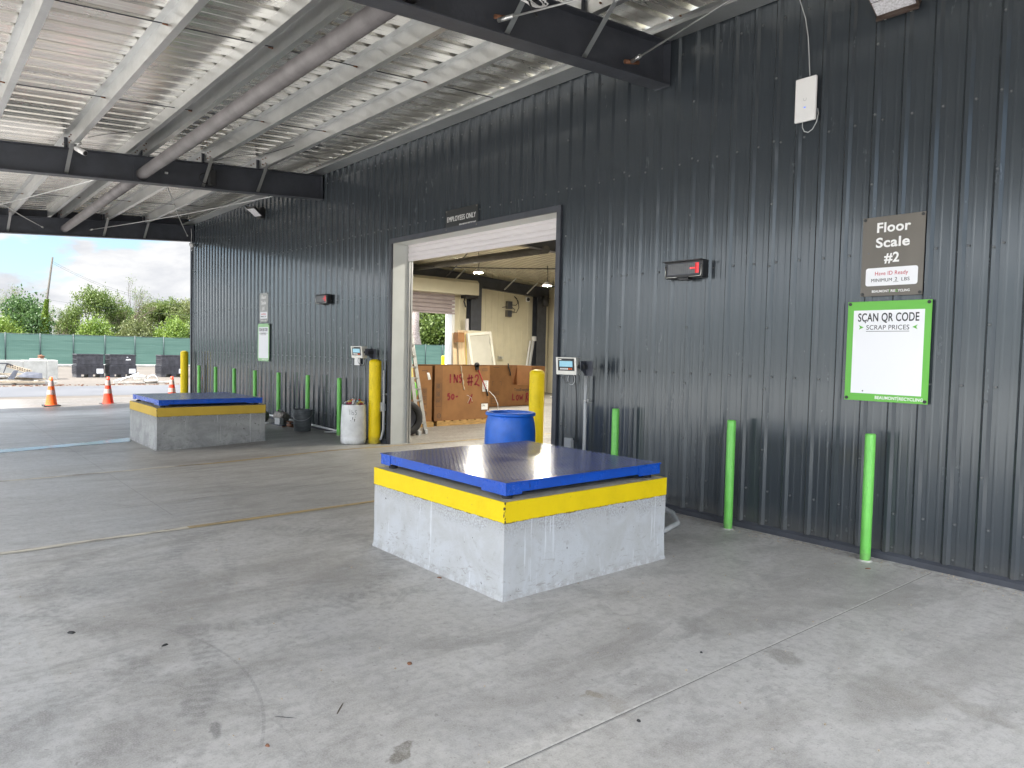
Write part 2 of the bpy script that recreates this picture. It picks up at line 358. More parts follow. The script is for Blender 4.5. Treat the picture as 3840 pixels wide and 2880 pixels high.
def mesh_screen():
    m, N, p, tc = ex_mat('green_screen_fabric')
    n = N.noise(N.mapv(tc, (1, .12, 2.2)), 2.2, 5, .6, .5)
    sep = N.a('ShaderNodeSeparateXYZ', {0: tc})
    g = N.m('MULTIPLY', N.ramp(N.m('SINE', N.m('MULTIPLY', sep.outputs[1], 60.)), .8, 1.), .25)
    c = N.mix(N.ramp(n, .3, .7), (.075, .155, .125), (.105, .195, .16)); c = N.mix(g, c, (.055, .12, .10))
    N.t.links.new(c, p.inputs['Base Color']); p.inputs['Roughness'].default_value = .7
    b = N.a('ShaderNodeBump', {'Strength': .4, 'Distance': .08, 'Height': n}); N.t.links.new(b.outputs[0], p.inputs['Normal'])
mesh_screen()
def leafm(name, a, b):
    m, N, p, tc = ex_mat(name)
    n = N.noise(tc, 1.1, 3, .6); n2 = N.noise(tc, 9, 2, .6)
    c = N.mix(N.ramp(N.m('ADD', N.m('MULTIPLY', n, .6), N.m('MULTIPLY', n2, .4)), .35, .65), a, b)
    N.t.links.new(c, p.inputs['Base Color']); p.inputs['Roughness'].default_value = .5
    o = [x for x in N.n if x.type == 'OUTPUT_MATERIAL'][0]
    t = N.a('ShaderNodeBsdfTranslucent', {'Color': c}); mx = N.a('ShaderNodeMixShader', {0: .35})
    N.t.links.new(p.outputs[0], mx.inputs[1]); N.t.links.new(t.outputs[0], mx.inputs[2]); N.t.links.new(mx.outputs[0], o.inputs[0])
leafm('leaf_mid', (.07, .12, .025), (.15, .20, .045))
leafm('leaf_dark', (.045, .10, .03), (.10, .17, .05))
leafm('leaf_lime', (.12, .20, .03), (.22, .29, .05))
leafm('leaf_olive', (.10, .125, .04), (.18, .20, .075))
def ground_mat(name, a, b, s=.25):
    m, N, p, tc = ex_mat(name)
    n = N.noise(tc, s, 6, .6, .3); n2 = N.noise(N.mapv(tc, (1, .15, 1)), 2.5, 6, .65); n3 = N.noise(tc, 30, 4, .7)
    c = N.mix(N.ramp(n, .35, .65), a, b); c = N.mix(N.m('MULTIPLY', N.ramp(n2, .5, .75), .4), c, tuple(x*.75 for x in a))
    c = N.mix(N.m('MULTIPLY', N.ramp(n3, .5, .8), .25), c, tuple(min(1, x*1.3) for x in b))
    N.t.links.new(c, p.inputs['Base Color']); p.inputs['Roughness'].default_value = .85
    bb = N.a('ShaderNodeBump', {'Strength': .3, 'Distance': .01, 'Height': n3}); N.t.links.new(bb.outputs[0], p.inputs['Normal'])
ground_mat('yard_ground', (.08, .069, .058), (.105, .091, .078))
ground_mat('pale_bounce_pavement', (.50, .49, .47), (.58, .57, .55))
ground_mat('drive_lane', (.066, .07, .08), (.085, .088, .098))
ground_mat('lawn', (.05, .085, .02), (.10, .13, .04))
def worn_paint(name, col, base, lo, hi):
    m, N, p, tc = ex_mat(name)
    n = N.noise(N.mapv(tc, (1, .12, 1)), 14, 6, .7); n2 = N.noise(tc, 1.1, 3)
    f = N.m('MULTIPLY', N.ramp(n, lo, hi), 1.)
    N.t.links.new(N.mix(f, base, col), p.inputs['Base Color']); p.inputs['Roughness'].default_value = .6
    N.t.links.new(N.ramp(N.m('ADD', n, N.m('MULTIPLY', N.m('SUBTRACT', n2, .5), .7)), .3, .5, .25, .95), p.inputs['Alpha'])
worn_paint('worn_yellow_line', (.47, .34, .15), (.26, .215, .14), .35, .6)
worn_paint('worn_pale_line', (.60, .55, .45), (.36, .33, .28), .35, .6)
worn_paint('chalk_line', (.5, .5, .48), (.36, .35, .33), .4, .6)
mat('joint_grey', (.15, .145, .14), .8)
mat('joint_sealant', (.50, .49, .46), .7, 0, .2, 30)
mat('puddle_water', (.12, .12, .12), .12, 0, spec=1.)
# ------------------------------------------------------------------ geometry helpers
R = random.Random(7)
def sm(a, b, x):
    t = min(1, max(0, (x-a)/(b-a))); return t*t*(3-2*t)
def zf(x, y):                                   # the slab rises a little towards the far door
    return .06*sm(-6.5, -10.5, x)*sm(-3.2, -.8, y)
class MB:
    def __init__(s): s.v = []; s.f = []; s.sm = []
    def add(s, vs, fs, smooth=False):
        o = len(s.v); s.v += [tuple(p) for p in vs]; s.f += [tuple(i+o for i in f) for f in fs]; s.sm += [smooth]*len(fs); return s
    def box(s, a, b, M=None):
        x0, y0, z0 = a; x1, y1, z1 = b
        vs = [Vector(p) for p in ((x0, y0, z0), (x1, y0, z0), (x1, y1, z0), (x0, y1, z0), (x0, y0, z1), (x1, y0, z1), (x1, y1, z1), (x0, y1, z1))]
        if M: vs = [M @ p for p in vs]
        return s.add(vs, [(0, 3, 2, 1), (4, 5, 6, 7), (0, 1, 5, 4), (1, 2, 6, 5), (2, 3, 7, 6), (3, 0, 4, 7)])
    def cbox(s, c, d, M=None):
        return s.box([c[i]-d[i]/2 for i in range(3)], [c[i]+d[i]/2 for i in range(3)], M)
    def bar(s, p, q, w, h, upv=(0, 0, 1)):        # square bar between two points
        p, q = Vector(p), Vector(q); d = (q-p).normalized(); u = Vector(upv)
        if abs(d.dot(u)) > .98: u = Vector((1, 0, 0))
        a = d.cross(u).normalized(); b = a.cross(d)
        vs = [e+a*i*w/2+b*j*h/2 for e in (p, q) for i, j in ((-1, -1), (1, -1), (1, 1), (-1, 1))]
        return s.add(vs, [(0, 3, 2, 1), (4, 5, 6, 7), (0, 1, 5, 4), (1, 2, 6, 5), (2, 3, 7, 6), (3, 0, 4, 7)])
    def angle(s, p, q, w, t, upv=(0, 0, 1)):      # steel angle
        p, q = Vector(p), Vector(q); d = (q-p).normalized(); u = Vector(upv)
        a = d.cross(u).normalized(); b = a.cross(d)
        pr = ((0, 0), (w, 0), (w, t), (t, t), (t, w), (0, w))
        vs = [e+a*i+b*j for e in (p, q) for i, j in pr]; n = 6
        return s.add(vs, [tuple(range(n))[::-1], tuple(range(n, 2*n))]+[(i, (i+1) % n, n+(i+1) % n, n+i) for i in range(n)])
    def tube(s, pts, r, n=10, cap=True, smooth=True):
        pts = [Vector(p) for p in pts]; rs = r if isinstance(r, (list, tuple)) else [r]*len(pts)
        vs = []; fs = []; pa = None
        for i, p in enumerate(pts):
            d = (pts[min(i+1, len(pts)-1)]-pts[max(i-1, 0)]).normalized()
            if pa is None:
                u = Vector((0, 0, 1)) if abs(d.z) < .95 else Vector((1, 0, 0)); pa = d.cross(u).normalized()
            else:
                pa = (pa-d*pa.dot(d)).normalized()
            b = d.cross(pa)
            vs += [p+(pa*cos(2*pi*k/n)+b*sin(2*pi*k/n))*rs[i] for k in range(n)]
        for i in range(len(pts)-1):
            fs += [(i*n+k, i*n+(k+1) % n, (i+1)*n+(k+1) % n, (i+1)*n+k) for k in range(n)]
        s.add(vs, fs, smooth)
        if cap:
            o = len(s.v)-len(vs); m = len(vs)
            s.f += [tuple(o+k for k in range(n))[::-1], tuple(o+m-n+k for k in range(n))]; s.sm += [False, False]
        return s
    def lathe(s, prof, n=32, c=(0, 0, 0), smooth=True, M=None):
        vs = []; fs = []
        for r, z in prof: vs += [Vector((c[0]+r*cos(2*pi*k/n), c[1]+r*sin(2*pi*k/n), c[2]+z)) for k in range(n)]
        if M: vs = [M @ p for p in vs]
        for i in range(len(prof)-1): fs += [(i*n+k, i*n+(k+1) % n, (i+1)*n+(k+1) % n, (i+1)*n+k) for k in range(n)]
        return s.add(vs, fs, smooth)
    def disc(s, c, r, n=24, M=None, up=1):
        vs = [Vector((c[0]+r*cos(2*pi*k/n), c[1]+r*sin(2*pi*k/n), c[2])) for k in range(n)]
        if M: vs = [M @ p for p in vs]
        return s.add(vs, [tuple(range(n))[::up]])
    def prism(s, poly, d, axis='y', at=0., M=None):   # polygon extruded by d along axis
        n = len(poly)
        f = {'y': lambda a, b, t: (a, t, b), 'x': lambda a, b, t: (t, a, b), 'z': lambda a, b, t: (a, b, t)}[axis]
        vs = [Vector(f(a, b, at)) for a, b in poly]+[Vector(f(a, b, at+d)) for a, b in poly]
        if M: vs = [M @ p for p in vs]
        return s.add(vs, [tuple(range(n))[::-1], tuple(range(n, 2*n))]+[(i, (i+1) % n, n+(i+1) % n, n+i) for i in range(n)])
    def sweep(s, prof, t0, t1, axis='x', fn=None):    # open profile (a,b) swept along an axis
        n = len(prof); f = fn or {'x': lambda a, b, t: (t, a, b), 'y': lambda a, b, t: (a, t, b), 'z': lambda a, b, t: (a, b, t)}[axis]
        vs = [f(a, b, t) for t in (t0, t1) for a, b in prof]
        return s.add(vs, [(i, i+1, n+i+1, n+i) for i in range(n-1)])
    def build(s, name, m, parent=None, loc=(0, 0, 0), bevel=0., rot=None, fixn=True):
        me = bpy.data.meshes.new(name); me.from_pydata(s.v, [], s.f)
        me.polygons.foreach_set('use_smooth', s.sm)
        if fixn:
            bm = bmesh.new(); bm.from_mesh(me); bmesh.ops.recalc_face_normals(bm, faces=bm.faces); bm.to_mesh(me); bm.free()
        me.update(); me.materials.append(MATS[m])
        o = bpy.data.objects.new(name, me); COL.objects.link(o); o.location = loc
        if rot: o.rotation_euler = rot
        if parent: o.parent = parent
        if bevel:
            b = o.modifiers.new('bevel', 'BEVEL'); b.width = bevel; b.segments = 2; b.limit_method = 'ANGLE'; b.angle_limit = radians(40)
        return o
def tag(o, label=None, cat=None, group=None, kind=None):
    if label: o['label'] = label
    if cat: o['category'] = cat
    if group: o['group'] = group
    if kind: o['kind'] = kind
    return o
def thing(name, label, cat, loc=(0, 0, 0), rz=0., group=None):
    o = bpy.data.objects.new(name, None); COL.objects.link(o); o.location = loc; o.rotation_euler = (0, 0, rz); o.empty_display_size = .1
    return tag(o, label, cat, group)
def dup(root, loc, rz=0., label=None, group=None):
    c = root.copy(); COL.objects.link(c); c.location = loc; c.rotation_euler = (0, 0, rz)
    if label: c['label'] = label
    if group: c['group'] = group
    def kids(a, b):
        for ch in [x for x in bpy.data.objects if x.parent == a]:
            d = ch.copy(); COL.objects.link(d); d.parent = b; kids(ch, d)
    kids(root, c); return c
def part_copy(o, parent, loc=None):
    c = o.copy(); COL.objects.link(c); c.parent = parent
    if loc: c.location = loc
    return c
def text_mesh(body, size, m, name, parent, loc, bold=0., align='LEFT', rot=(pi/2, 0, 0), width=None, wrap=None, depth=.0008):
    cu = bpy.data.curves.new('t', 'FONT'); cu.body = body; cu.size = size; cu.align_x = align; cu.offset = bold; cu.space_character = 1.06; cu.extrude = depth
    t = bpy.data.objects.new('t', cu); COL.objects.link(t)
    dg = bpy.context.evaluated_depsgraph_get(); me = bpy.data.meshes.new_from_object(t.evaluated_get(dg))
    bpy.data.objects.remove(t); bpy.data.curves.remove(cu)
    me.name = name
    if width:
        xs = [q.co.x for q in me.vertices]; k = width/(max(xs)-min(xs))
        for q in me.vertices: q.co.x *= k
    me.materials.clear(); me.materials.append(MATS[m])
    o = bpy.data.objects.new(name, me); COL.objects.link(o); o.parent = parent; o.location = loc; o.rotation_euler = rot
    return o
def ribbon(mb, pts, wd, Y=0., fn=None):               # flat stroke in the local XZ plane
    f = fn or (lambda a, b: (a, Y, b)); L = []
    P = [Vector((a, b)) for a, b in pts]
    for i, p in enumerate(P):
        d = (P[min(i+1, len(P)-1)]-P[max(0, i-1)]).normalized(); n = Vector((-d.y, d.x))*wd/2
        L += [p+n, p-n]
    mb.add([f(p.x, p.y) for p in L], [(2*i, 2*i+1, 2*i+3, 2*i+2) for i in range(len(P)-1)])

# ------------------------------------------------------------------ ground, floor, painted lines
g = MB()
g.add([(-400, -400, -.03), (400, -400, -.03), (400, 400, -.03), (-400, 400, -.03)], [(0, 1, 2, 3)])
tag(g.build('ground', 'yard_ground'), kind='structure')
tag(MB().add([(-31.7, -60, -.024), (-26, -60, -.024), (-26, 60, -.024), (-31.7, 60, -.024)], [(0, 1, 2, 3)]).build('road', 'drive_lane'), kind='structure')
tag(MB().add([(-25.6, -60, -.022), (60, -60, -.022), (60, -11.25, -.022), (-25.6, -11.25, -.022)], [(0, 1, 2, 3)]).build('bounce_pavement', 'pale_bounce_pavement'), kind='structure')  # unseen pale ground added to bounce sunlight under the canopy
tag(MB().add([(-120, -90, -.025), (-58.2, -90, -.025), (-58.2, 120, -.025), (-120, 120, -.025)], [(0, 1, 2, 3)]).build('grass_verge', 'lawn'), kind='structure')
fl = MB(); nx, ny = 112, 102; X0, X1, Y0, Y1 = -24.6, 3.7, -11.2, 13.6
vs = []
for j in range(ny+1):
    for i in range(nx+1):
        x = X0+(X1-X0)*i/nx; y = Y0+(Y1-Y0)*j/ny; vs.append((x, y, zf(x, y)*sm(-24.6, -22, x)))
fl.add(vs, [(j*(nx+1)+i, j*(nx+1)+i+1, (j+1)*(nx+1)+i+1, (j+1)*(nx+1)+i) for j in range(ny) for i in range(nx)], True)
tag(fl.build('floor', 'floor_concrete'), kind='structure')
def strip(name, m, pts, wd, lift=.004, label=None, cat=None):
    mb = MB(); P = []
    for (a, b) in zip(pts, pts[1:]):
        k = max(1, int((Vector(b)-Vector(a)).length/.2))
        P += [Vector(a).lerp(Vector(b), i/k) for i in range(k)]
    P.append(Vector(pts[-1])); L = []
    for i, p in enumerate(P):
        d = (P[min(i+1, len(P)-1)]-P[max(0, i-1)]).normalized(); n = Vector((-d.y, d.x))*wd/2
        L += [p+n, p-n]
    mb.add([(p.x, p.y, zf(p.x, p.y)+lift) for p in L], [(2*i, 2*i+1, 2*i+3, 2*i+2) for i in range(len(P)-1)], True)
    return tag(mb.build(name, m), kind='structure')
strip('floor_line', 'worn_pale_line', [(-6.75, -7.5), (-6.79, -5.6), (-6.82, -4.3)], .085)
strip('floor_line', 'worn_yellow_line', [(-6.82, -4.3), (-6.87, -2.4), (-6.95, -.1)], .085)
strip('floor_line', 'worn_pale_line', [(-10.3, -8), (-10.3, -5.4), (-10.36, -3.4)], .085)
strip('floor_line', 'worn_yellow_line', [(-10.36, -3.4), (-10.34, -1.9), (-10.28, -.2), (-10.28, 5)], .085)
strip('floor_line', 'chalk_line', [(-8.05, -4.6), (-8.1, -2.6), (-8.2, -.6)], .022)
strip('floor_joint', 'joint_sealant', [(-2.14, -11), (-2.14, -4.5), (-2.1, -.12)], .012, .003)
strip('floor_joint', 'joint_grey', [(-2.131, -11), (-2.131, -4.5), (-2.091, -.12)], .005, .0035)
strip('floor_joint', 'joint_grey', [(-22, -4.28), (-7.4, -4.28)], .003, .003)
strip('floor_joint', 'joint_grey', [(-13.2, -11), (-13.2, -.1)], .008, .003)
pud = MB()
PO = [(-13.22, -5.6), (-13.42, -4.6), (-13.62, -3.9), (-13.95, -3.28), (-13.75, -3.18), (-13.4, -3.3), (-13.28, -3.9), (-13.12, -4.5), (-12.98, -5.0), (-12.9, -5.7)]
PP = []
for i in range(len(PO)):
    a, b = Vector(PO[i]), Vector(PO[(i+1) % len(PO)])
    for k in range(6):
        p = a.lerp(b, k/6); PP.append((p.x+.05*noise.noise(Vector((p.x*5, p.y*3, 1))), p.y+.12*noise.noise(Vector((p.x*6, p.y*4, 7)))))
pud.add([(x, y, .005) for x, y in PP], [tuple(range(len(PP)))])
tag(pud.build('puddle', 'puddle_water'), kind='structure')

# ------------------------------------------------------------------ building
WX0, WX1 = -21.3, 3.4
DX0, DX1, DZ = -10.5, -6.55, 3.42
B = thing('warehouse', 'charcoal ribbed metal warehouse with a wide open doorway into a cream lined hall', 'building')
PITCH = .2286; RC = -4.553
def rib_profile(x0, x1, sgn=-1):                      # (x, y) outline of the ribbed sheet; ribs stand out by 22 mm
    pts = [(x0, 0)]; k = math.ceil((x0+.05-RC)/PITCH)
    while RC+k*PITCH < x1-.05:
        c = RC+k*PITCH
        for dx, dy in ((-.036, 0), (-.034, .003), (-.013, .0235), (.013, .0235), (.034, .003), (.036, 0)): pts.append((c+dx, sgn*dy))
        for q in (.076, .152):
            if c+q+.02 < x1:
                for dx, dy in ((-.014, 0), (-.005, .0014), (.005, .0014), (.014, 0)): pts.append((c+q+dx, sgn*dy))
        k += 1
    pts.append((x1, 0)); return pts
wl = MB()
def wall_piece(x0, x1, z0, z1):
    pr = rib_profile(x0, x1); zs = [z0+(z1-z0)*i/6 for i in range(7)]; n = len(pr)
    wl.add([(x, y, z) for z in zs for x, y in pr], [(j*n+i, j*n+i+1, (j+1)*n+i+1, (j+1)*n+i) for j in range(6) for i in range(n-1)])
wall_piece(WX0, DX0-.06, .06, 5.16); wall_piece(DX1+.06, WX1, .06, 5.16); wall_piece(DX0-.06, DX1+.06, DZ+.07, 5.16)
wo = wl.build('ribbed_wall', 'charcoal_wall_paint', B, fixn=False)
scw = MB()
def screw(x, y, z):
    scw.tube([(x, y, z), (x, y-.004, z)], .012, 6, False, False); scw.tube([(x, y-.004, z), (x, y-.009, z)], .007, 6, True, False)
k = math.ceil((WX0-RC)/PITCH)
while RC+k*PITCH < 0:
    c = RC+k*PITCH
    for z in (.11, .39, 1.48, 2.56, 3.67, 4.81):
        x = c+.056
        if not (DX0-.1 < x < DX1+.1 and z < DZ+.1): screw(x, 0, z)
    if k % 4 == 0 and not (DX0-.1 < c < DX1+.1):
        z = .8
        while z < 4.8: screw(c, -.0235, z+.02*sin(k)); z += .58
    k += 1
tag(scw.build('panel_screw', 'painted_screw', B, fixn=False), kind='stuff')
bt = MB()
for a, b in ((WX0, DX0-.06), (DX1+.06, WX1)):
    bt.prism([(-.045, -.02), (-.045, .045), (-.008, .066), (.05, .066), (.05, -.02)], b-a, 'x', a)
o = bt.build('base_trim', 'charcoal_steel', B)
for q in o.data.vertices: q.co.z += zf(q.co.x, -.1)
MB().box((WX0-.06, -.05, 0), (WX0+.03, .14, 5.0)).build('corner_trim', 'charcoal_steel', B)
# door surround
df = MB()
df.box((DX0-.075, -.034, .05), (DX0, .0, DZ+.075)); df.box((DX1, -.034, 0), (DX1+.075, .0, DZ+.075)); df.box((DX0, -.034, DZ), (DX1, .0, DZ+.075))
df.build('door_trim', 'charcoal_steel', B)
jb = MB()
jb.box((DX0-.08, .002, .04), (DX0, .36, DZ)); jb.box((DX1, .002, 0), (DX1+.08, .36, DZ)); jb.box((DX0-.08, .002, DZ), (DX1+.08, .36, DZ+.1))
jb.build('door_jamb', 'jamb_paint', B)
gt = MB(); gt.box((DX0+.002, .30, .05), (DX0+.03, .33, DZ-.01)); gt.box((DX0+.002, .345, .05), (DX0+.03, .375, DZ-.01)); gt.build('door_track', 'galvanized_steel', B)
cu = MB(); prof = []
z = 3.215
for i in range(3):
    prof += [(.296, z), (.284, z+.014), (.280, z+.04), (.284, z+.066), (.296, z+.08)]; z += .086
cu.sweep(prof, DX0+.012, DX1-.012, 'x'); cu.box((DX0+.012, .283, 3.15), (DX1-.012, .318, 3.208)); cu.box((DX0+.012, .30, 3.2), (DX1-.012, .312, 3.5))
cu.build('roller_door', 'curtain_steel', B)
# shell of the hall
IY1 = 13.45
def liner(mb, u0, u1, z0, z1, fn):                    # flat liner with fine vertical ribs
    pr = []; u = u0
    while u < u1: 
        pr += [(u, 0), (min(u1, u+.26), 0), (min(u1, u+.268), .014), (min(u1, u+.292), .014)]; u += .30
    pr.append((u1, 0)); n = len(pr)
    mb.add([fn(a, b, z) for z in (z0, z1) for a, b in pr], [(i, i+1, n+i+1, n+i) for i in range(n-1)])
EO0, EO1, EOZ = 4.7, 8.78, 3.45
el = MB(); fe = lambda a, b, z: (-21.02+b, a, z)
liner(el, .2, EO0, .0, 5.0, fe); liner(el, EO1, IY1, 0, 4.6, fe); liner(el, EO0, EO1, EOZ, 4.9, fe)
el.build('liner_wall', 'cream_liner', B)
ew = MB(); ew.box((-21.25, .15, 0), (-21.06, EO0, 4.9)); ew.box((-21.25, EO1, 0), (-21.06, IY1+.2, 4.2)); ew.box((-21.25, EO0, EOZ), (-21.06, EO1, 4.6))
ew.build('end_wall', 'charcoal_steel', B)
bl = MB(); liner(bl, -21.0, 3.2, 0, 4.25, lambda a, b, z: (a, IY1-b, z)); bl.build('liner_wall', 'cream_liner', B)
bw = MB(); bw.box((-21.25, IY1+.03, 0), (3.4, IY1+.2, 4.3)); bw.build('back_wall', 'charcoal_steel', B)
fw = MB(); liner(fw, -21., DX0-.1, 0, 5, lambda a, b, z: (a, .24+b, z)); liner(fw, DX1+.1, 3.2, 0, 5, lambda a, b, z: (a, .24+b, z)); liner(fw, DX0-.1, DX1+.1, DZ+.1, 5, lambda a, b, z: (a, .24+b, z))
fw.build('liner_wall', 'cream_liner', B)
nw = MB(); nw.box((3.22, .02, 0), (3.4, IY1+.2, 5.0)); nw.build('end_wall', 'charcoal_steel', B)
def roof_profile(x0, x1, pitch=.3048, d=.052):
    pts = []; x = x0; k = pitch/.3048
    while x < x1:
        pts += [(x, 0), (x+.092*k, 0), (x+.096*k, .007), (x+.104*k, .007), (x+.108*k, 0), (x+.208*k, 0), (x+.222*k, d), (x+.288*k, d), (x+.302*k, 0)]
        x += pitch
    return pts
ir = MB(); pr = roof_profile(-21.3, 3.2, .254, .045); n = len(pr)
ir.add([(x, y, 5.16-.062*y+dz) for y in (.0, IY1+.4) for x, dz in pr], [(i, i+1, n+i+1, n+i) for i in range(n-1)])
ir.build('hall_roof', 'cream_roof', B)
def ibeam(mb, X, ys, zb, zt, fw_=.2, tf=.014, tw=.012):
    y0, y1 = ys
    for (a, b) in ((0, tf), (-tf, 0)):
        f = zb if a == 0 else zt
        vs = [(X+sx*fw_/2, y, f(y)+c) for y in (y0, y1) for sx in (-1, 1) for c in (a, b)]
        mb.add(vs, [(0, 1, 3, 2), (4, 6, 7, 5), (0, 2, 6, 4), (1, 5, 7, 3), (0, 4, 5, 1), (2, 3, 7, 6)])
    vs = [(X+sx*tw/2, y, z) for y in (y0, y1) for sx in (-1, 1) for z in (zb(y)+tf, zt(y)-tf)]
    mb.add(vs, [(0, 1, 3, 2), (4, 6, 7, 5), (0, 2, 6, 4), (1, 5, 7, 3), (0, 4, 5, 1), (2, 3, 7, 6)])
RX = (-21.22, -13.2, -4.97, .9)
for X in RX[:3]:
    m_ = MB(); xx = X+(.3 if X < -20 else 0)
    ibeam(m_, xx, (.26, IY1-.1), lambda y: 4.52-.055*y, lambda y: 4.98-.06*y); m_.build('hall_rafter', 'charcoal_steel', B)
for y in (9.58, 12.80):
    m_ = MB(); m_.box((-20.98, y-.24, 0), (-20.96, y+.24, 4.6-.06*y)); m_.box((-20.72, y-.24, 0), (-20.70, y+.24, 4.6-.06*y)); m_.box((-20.96, y-.012, 0), (-20.72, y+.012, 4.6-.06*y))
    m_.build('hall_column', 'charcoal_steel', B)
m_ = MB(); m_.tube([(-21, 7.0, 4.42), (-13.1, 5.9, 4.2)], .1, 16); m_.build('hall_strut', 'dark_pipe', B)
for a, b in (((-20.75, 10.94, 3.95), (-20.4, 11.2, 4.36)), ((-20.75, 12.07, 3.88), (-20.4, 12.3, 4.3)), ((-20.75, 8.6, 4.07), (-20.4, 8.85, 4.5))):
    m_ = MB(); m_.angle(a, b, .05, .006); m_.build('flange_brace', 'galvanized_steel', B)
# roller door of the far end wall
hd = MB(); hd.prism([(-21.0, 3.66), (-21.0, 4.18), (-20.55, 4.18), (-20.45, 4.08), (-20.45, 3.66)], 4.9, 'y', 4.65, None)
hd = MB(); hd.prism([(-21.0, 3.64), (-21.0, 4.17), (-20.55, 4.17), (-20.45, 4.07), (-20.45, 3.64)], 4.9, 'y', 4.6)
# prism on axis y takes (x,z)
hd.build('door_hood', 'cream_hood', B, bevel=.01)
cc = MB(); prof = []; z = 3.0
while z < 3.95: prof += [(-20.93, z), (-20.895, z+.02), (-20.89, z+.07), (-20.90, z+.12), (-20.93, z+.135)]; z += .14
cc.sweep([(a, b) for a, b in prof], 4.72, 8.76, fn=lambda a, b, t: (a, t, b)); cc.box((-20.93, 4.72, 2.94), (-20.88, 8.76, 3.0)); cc.build('roller_door', 'taupe_curtain', B)
for a_, b_ in ((8.66, 8.775), (4.705, 4.8)): MB().box((-21.3, a_, 0), (-20.9, b_, 3.45)).build('door_jamb', 'pvc_white', B)
mo = MB(); mo.box((-20.8, 8.95, 3.52), (-20.5, 9.5, 3.63)); mo.tube([(-20.6, 9.0, 3.6), (-20.6, 8.95, 3.4), (-20.6, 9.02, 3.2)], .03, 6); mo.build('door_operator', 'black_plastic', B)

# ------------------------------------------------------------------ canopy
CN = thing('canopy', 'open metal canopy of dark rafters, galvanized purlins and shiny ribbed roof sheets', 'canopy')
YE = -8.6
zt = lambda y: 4.98+.072*y
zb = lambda y: 4.53+.066*y
rs = MB(); pr = roof_profile(-21.55, 1.0); n = len(pr); ys = [.0, -3.5, -7, YE-.2]
rs.add([(x, y, zt(y)+.205+dz) for y in ys for x, dz in pr], [(j*n+i, j*n+i+1, (j+1)*n+i+1, (j+1)*n+i) for j in range(len(ys)-1) for i in range(n-1)])
rs.build('roof_sheet', 'galvalume_sheet', CN)
PY = [-1.24, -2.2, -3.2, -4.25, -5.3, -6.35, -7.4, -8.4]
def zpurlin(y, dbl=False):
    m_ = MB(); z0 = zt(y); t = .004
    m_.prism([(y+.07, z0+.02), (y+.07, z0), (y-.002, z0), (y-.002, z0+.198), (y-.07, z0+.198), (y-.07, z0+.202), (y+.002, z0+.202), (y+.002, z0+.004), (y+.066, z0+.004), (y+.066, z0+.02)], 22.6, 'x', -21.5)
    if dbl:
        y2 = y-.22
        m_.prism([(y2+.05, z0+.05), (y2+.05, z0+.03), (y2-.002, z0+.03), (y2-.002, z0+.19), (y2+.05, z0+.19), (y2+.05, z0+.194), (y2-.006, z0+.194), (y2-.006, z0+.026), (y2+.054, z0+.026), (y2+.054, z0+.05)], 22.6, 'x', -21.5)
    m_.build('purlin', 'galvanized_steel', CN)
for y in PY: zpurlin(y, y == -3.2)
ev = MB(); ev.prism([(-.29, 4.985), (-.29, 5.0), (-.286, 5.0), (-.286, 4.989), (-.03, 4.989), (-.03, 5.17), (-.10, 5.17), (-.10, 5.174), (-.026, 5.174), (-.026, 4.985)], 22.6, 'x', -21.5)
ev.build('eave_strut', 'galvanized_steel', CN)
for X in RX:
    m_ = MB(); ibeam(m_, X, (-.0305, YE), zb, zt, .2); raf = m_.build('rafter', 'charcoal_steel', CN)
    m_ = MB(); m_.box((X-.1, -.0285, zb(0)-.015), (X+.1, -.026, zt(0)+.01)); m_.build('end_plate', 'charcoal_steel', raf)
    for yb in (-.25,):
        pass
    m_ = MB(); m_.box((X-.1, YE+.15, 0), (X+.1, YE+.164, zb(YE))); m_.box((X-.1, YE+.43, 0), (X+.1, YE+.444, zb(YE))); m_.box((X-.006, YE+.164, 0), (X+.006, YE+.43, zb(YE)))
    m_.build('column', 'charcoal_steel', CN)
    for y in PY[:4]:
        if y == -3.2: continue
        m_ = MB(); m_.angle((X+.03, y, zb(y)+.03), (X+.42, y+.03, zt(y)+.03), .055, .006); m_.build('flange_brace', 'galvanized_steel', raf)
        m_ = MB(); m_.box((X+.006, y-.05, zt(y)-.0), (X+.014, y+.01, zt(y)+.17)); m_.build('purlin_clip', 'charcoal_steel', raf)
    m_ = MB(); m_.add([(X-.1, -3.1, zt(-3.1)+.001), (X+.1, -3.1, zt(-3.1)+.001), (X+.1, -3.25, zt(-3.1)+.001), (X-.1, -3.25, zt(-3.1)+.001), (X-.05, -3.16, zt(-3.1)+.19), (X+.05, -3.16, zt(-3.1)+.19)], [(0, 1, 2, 3), (0, 4, 5, 1), (3, 2, 5, 4), (0, 3, 4), (1, 5, 2)]); m_.build('purlin_clip', 'charcoal_steel', raf)
PIPE = [(-21.2, -3.1, 4.50), (-13.2, -3.2, 4.46), (-4.97, -3.22, 4.455), (.9, -3.22, 4.455)]
for a, b in zip(PIPE, PIPE[1:]):
    m_ = MB(); m_.tube([(a[0]+.01, a[1], a[2]), (b[0]-.01, b[1], b[2])], .092, 20); m_.tube([(a[0]+.5, a[1], a[2]), (a[0]+.506, a[1], a[2])], .0935, 20)
    m_.build('pipe_strut', 'pipe_primer', CN)
    m_ = MB(); m_.box((a[0]+.006, a[1]-.12, a[2]-.11), (a[0]+.016, a[1]+.12, a[2]+.13)); m_.build('pipe_plate', 'charcoal_steel', CN)
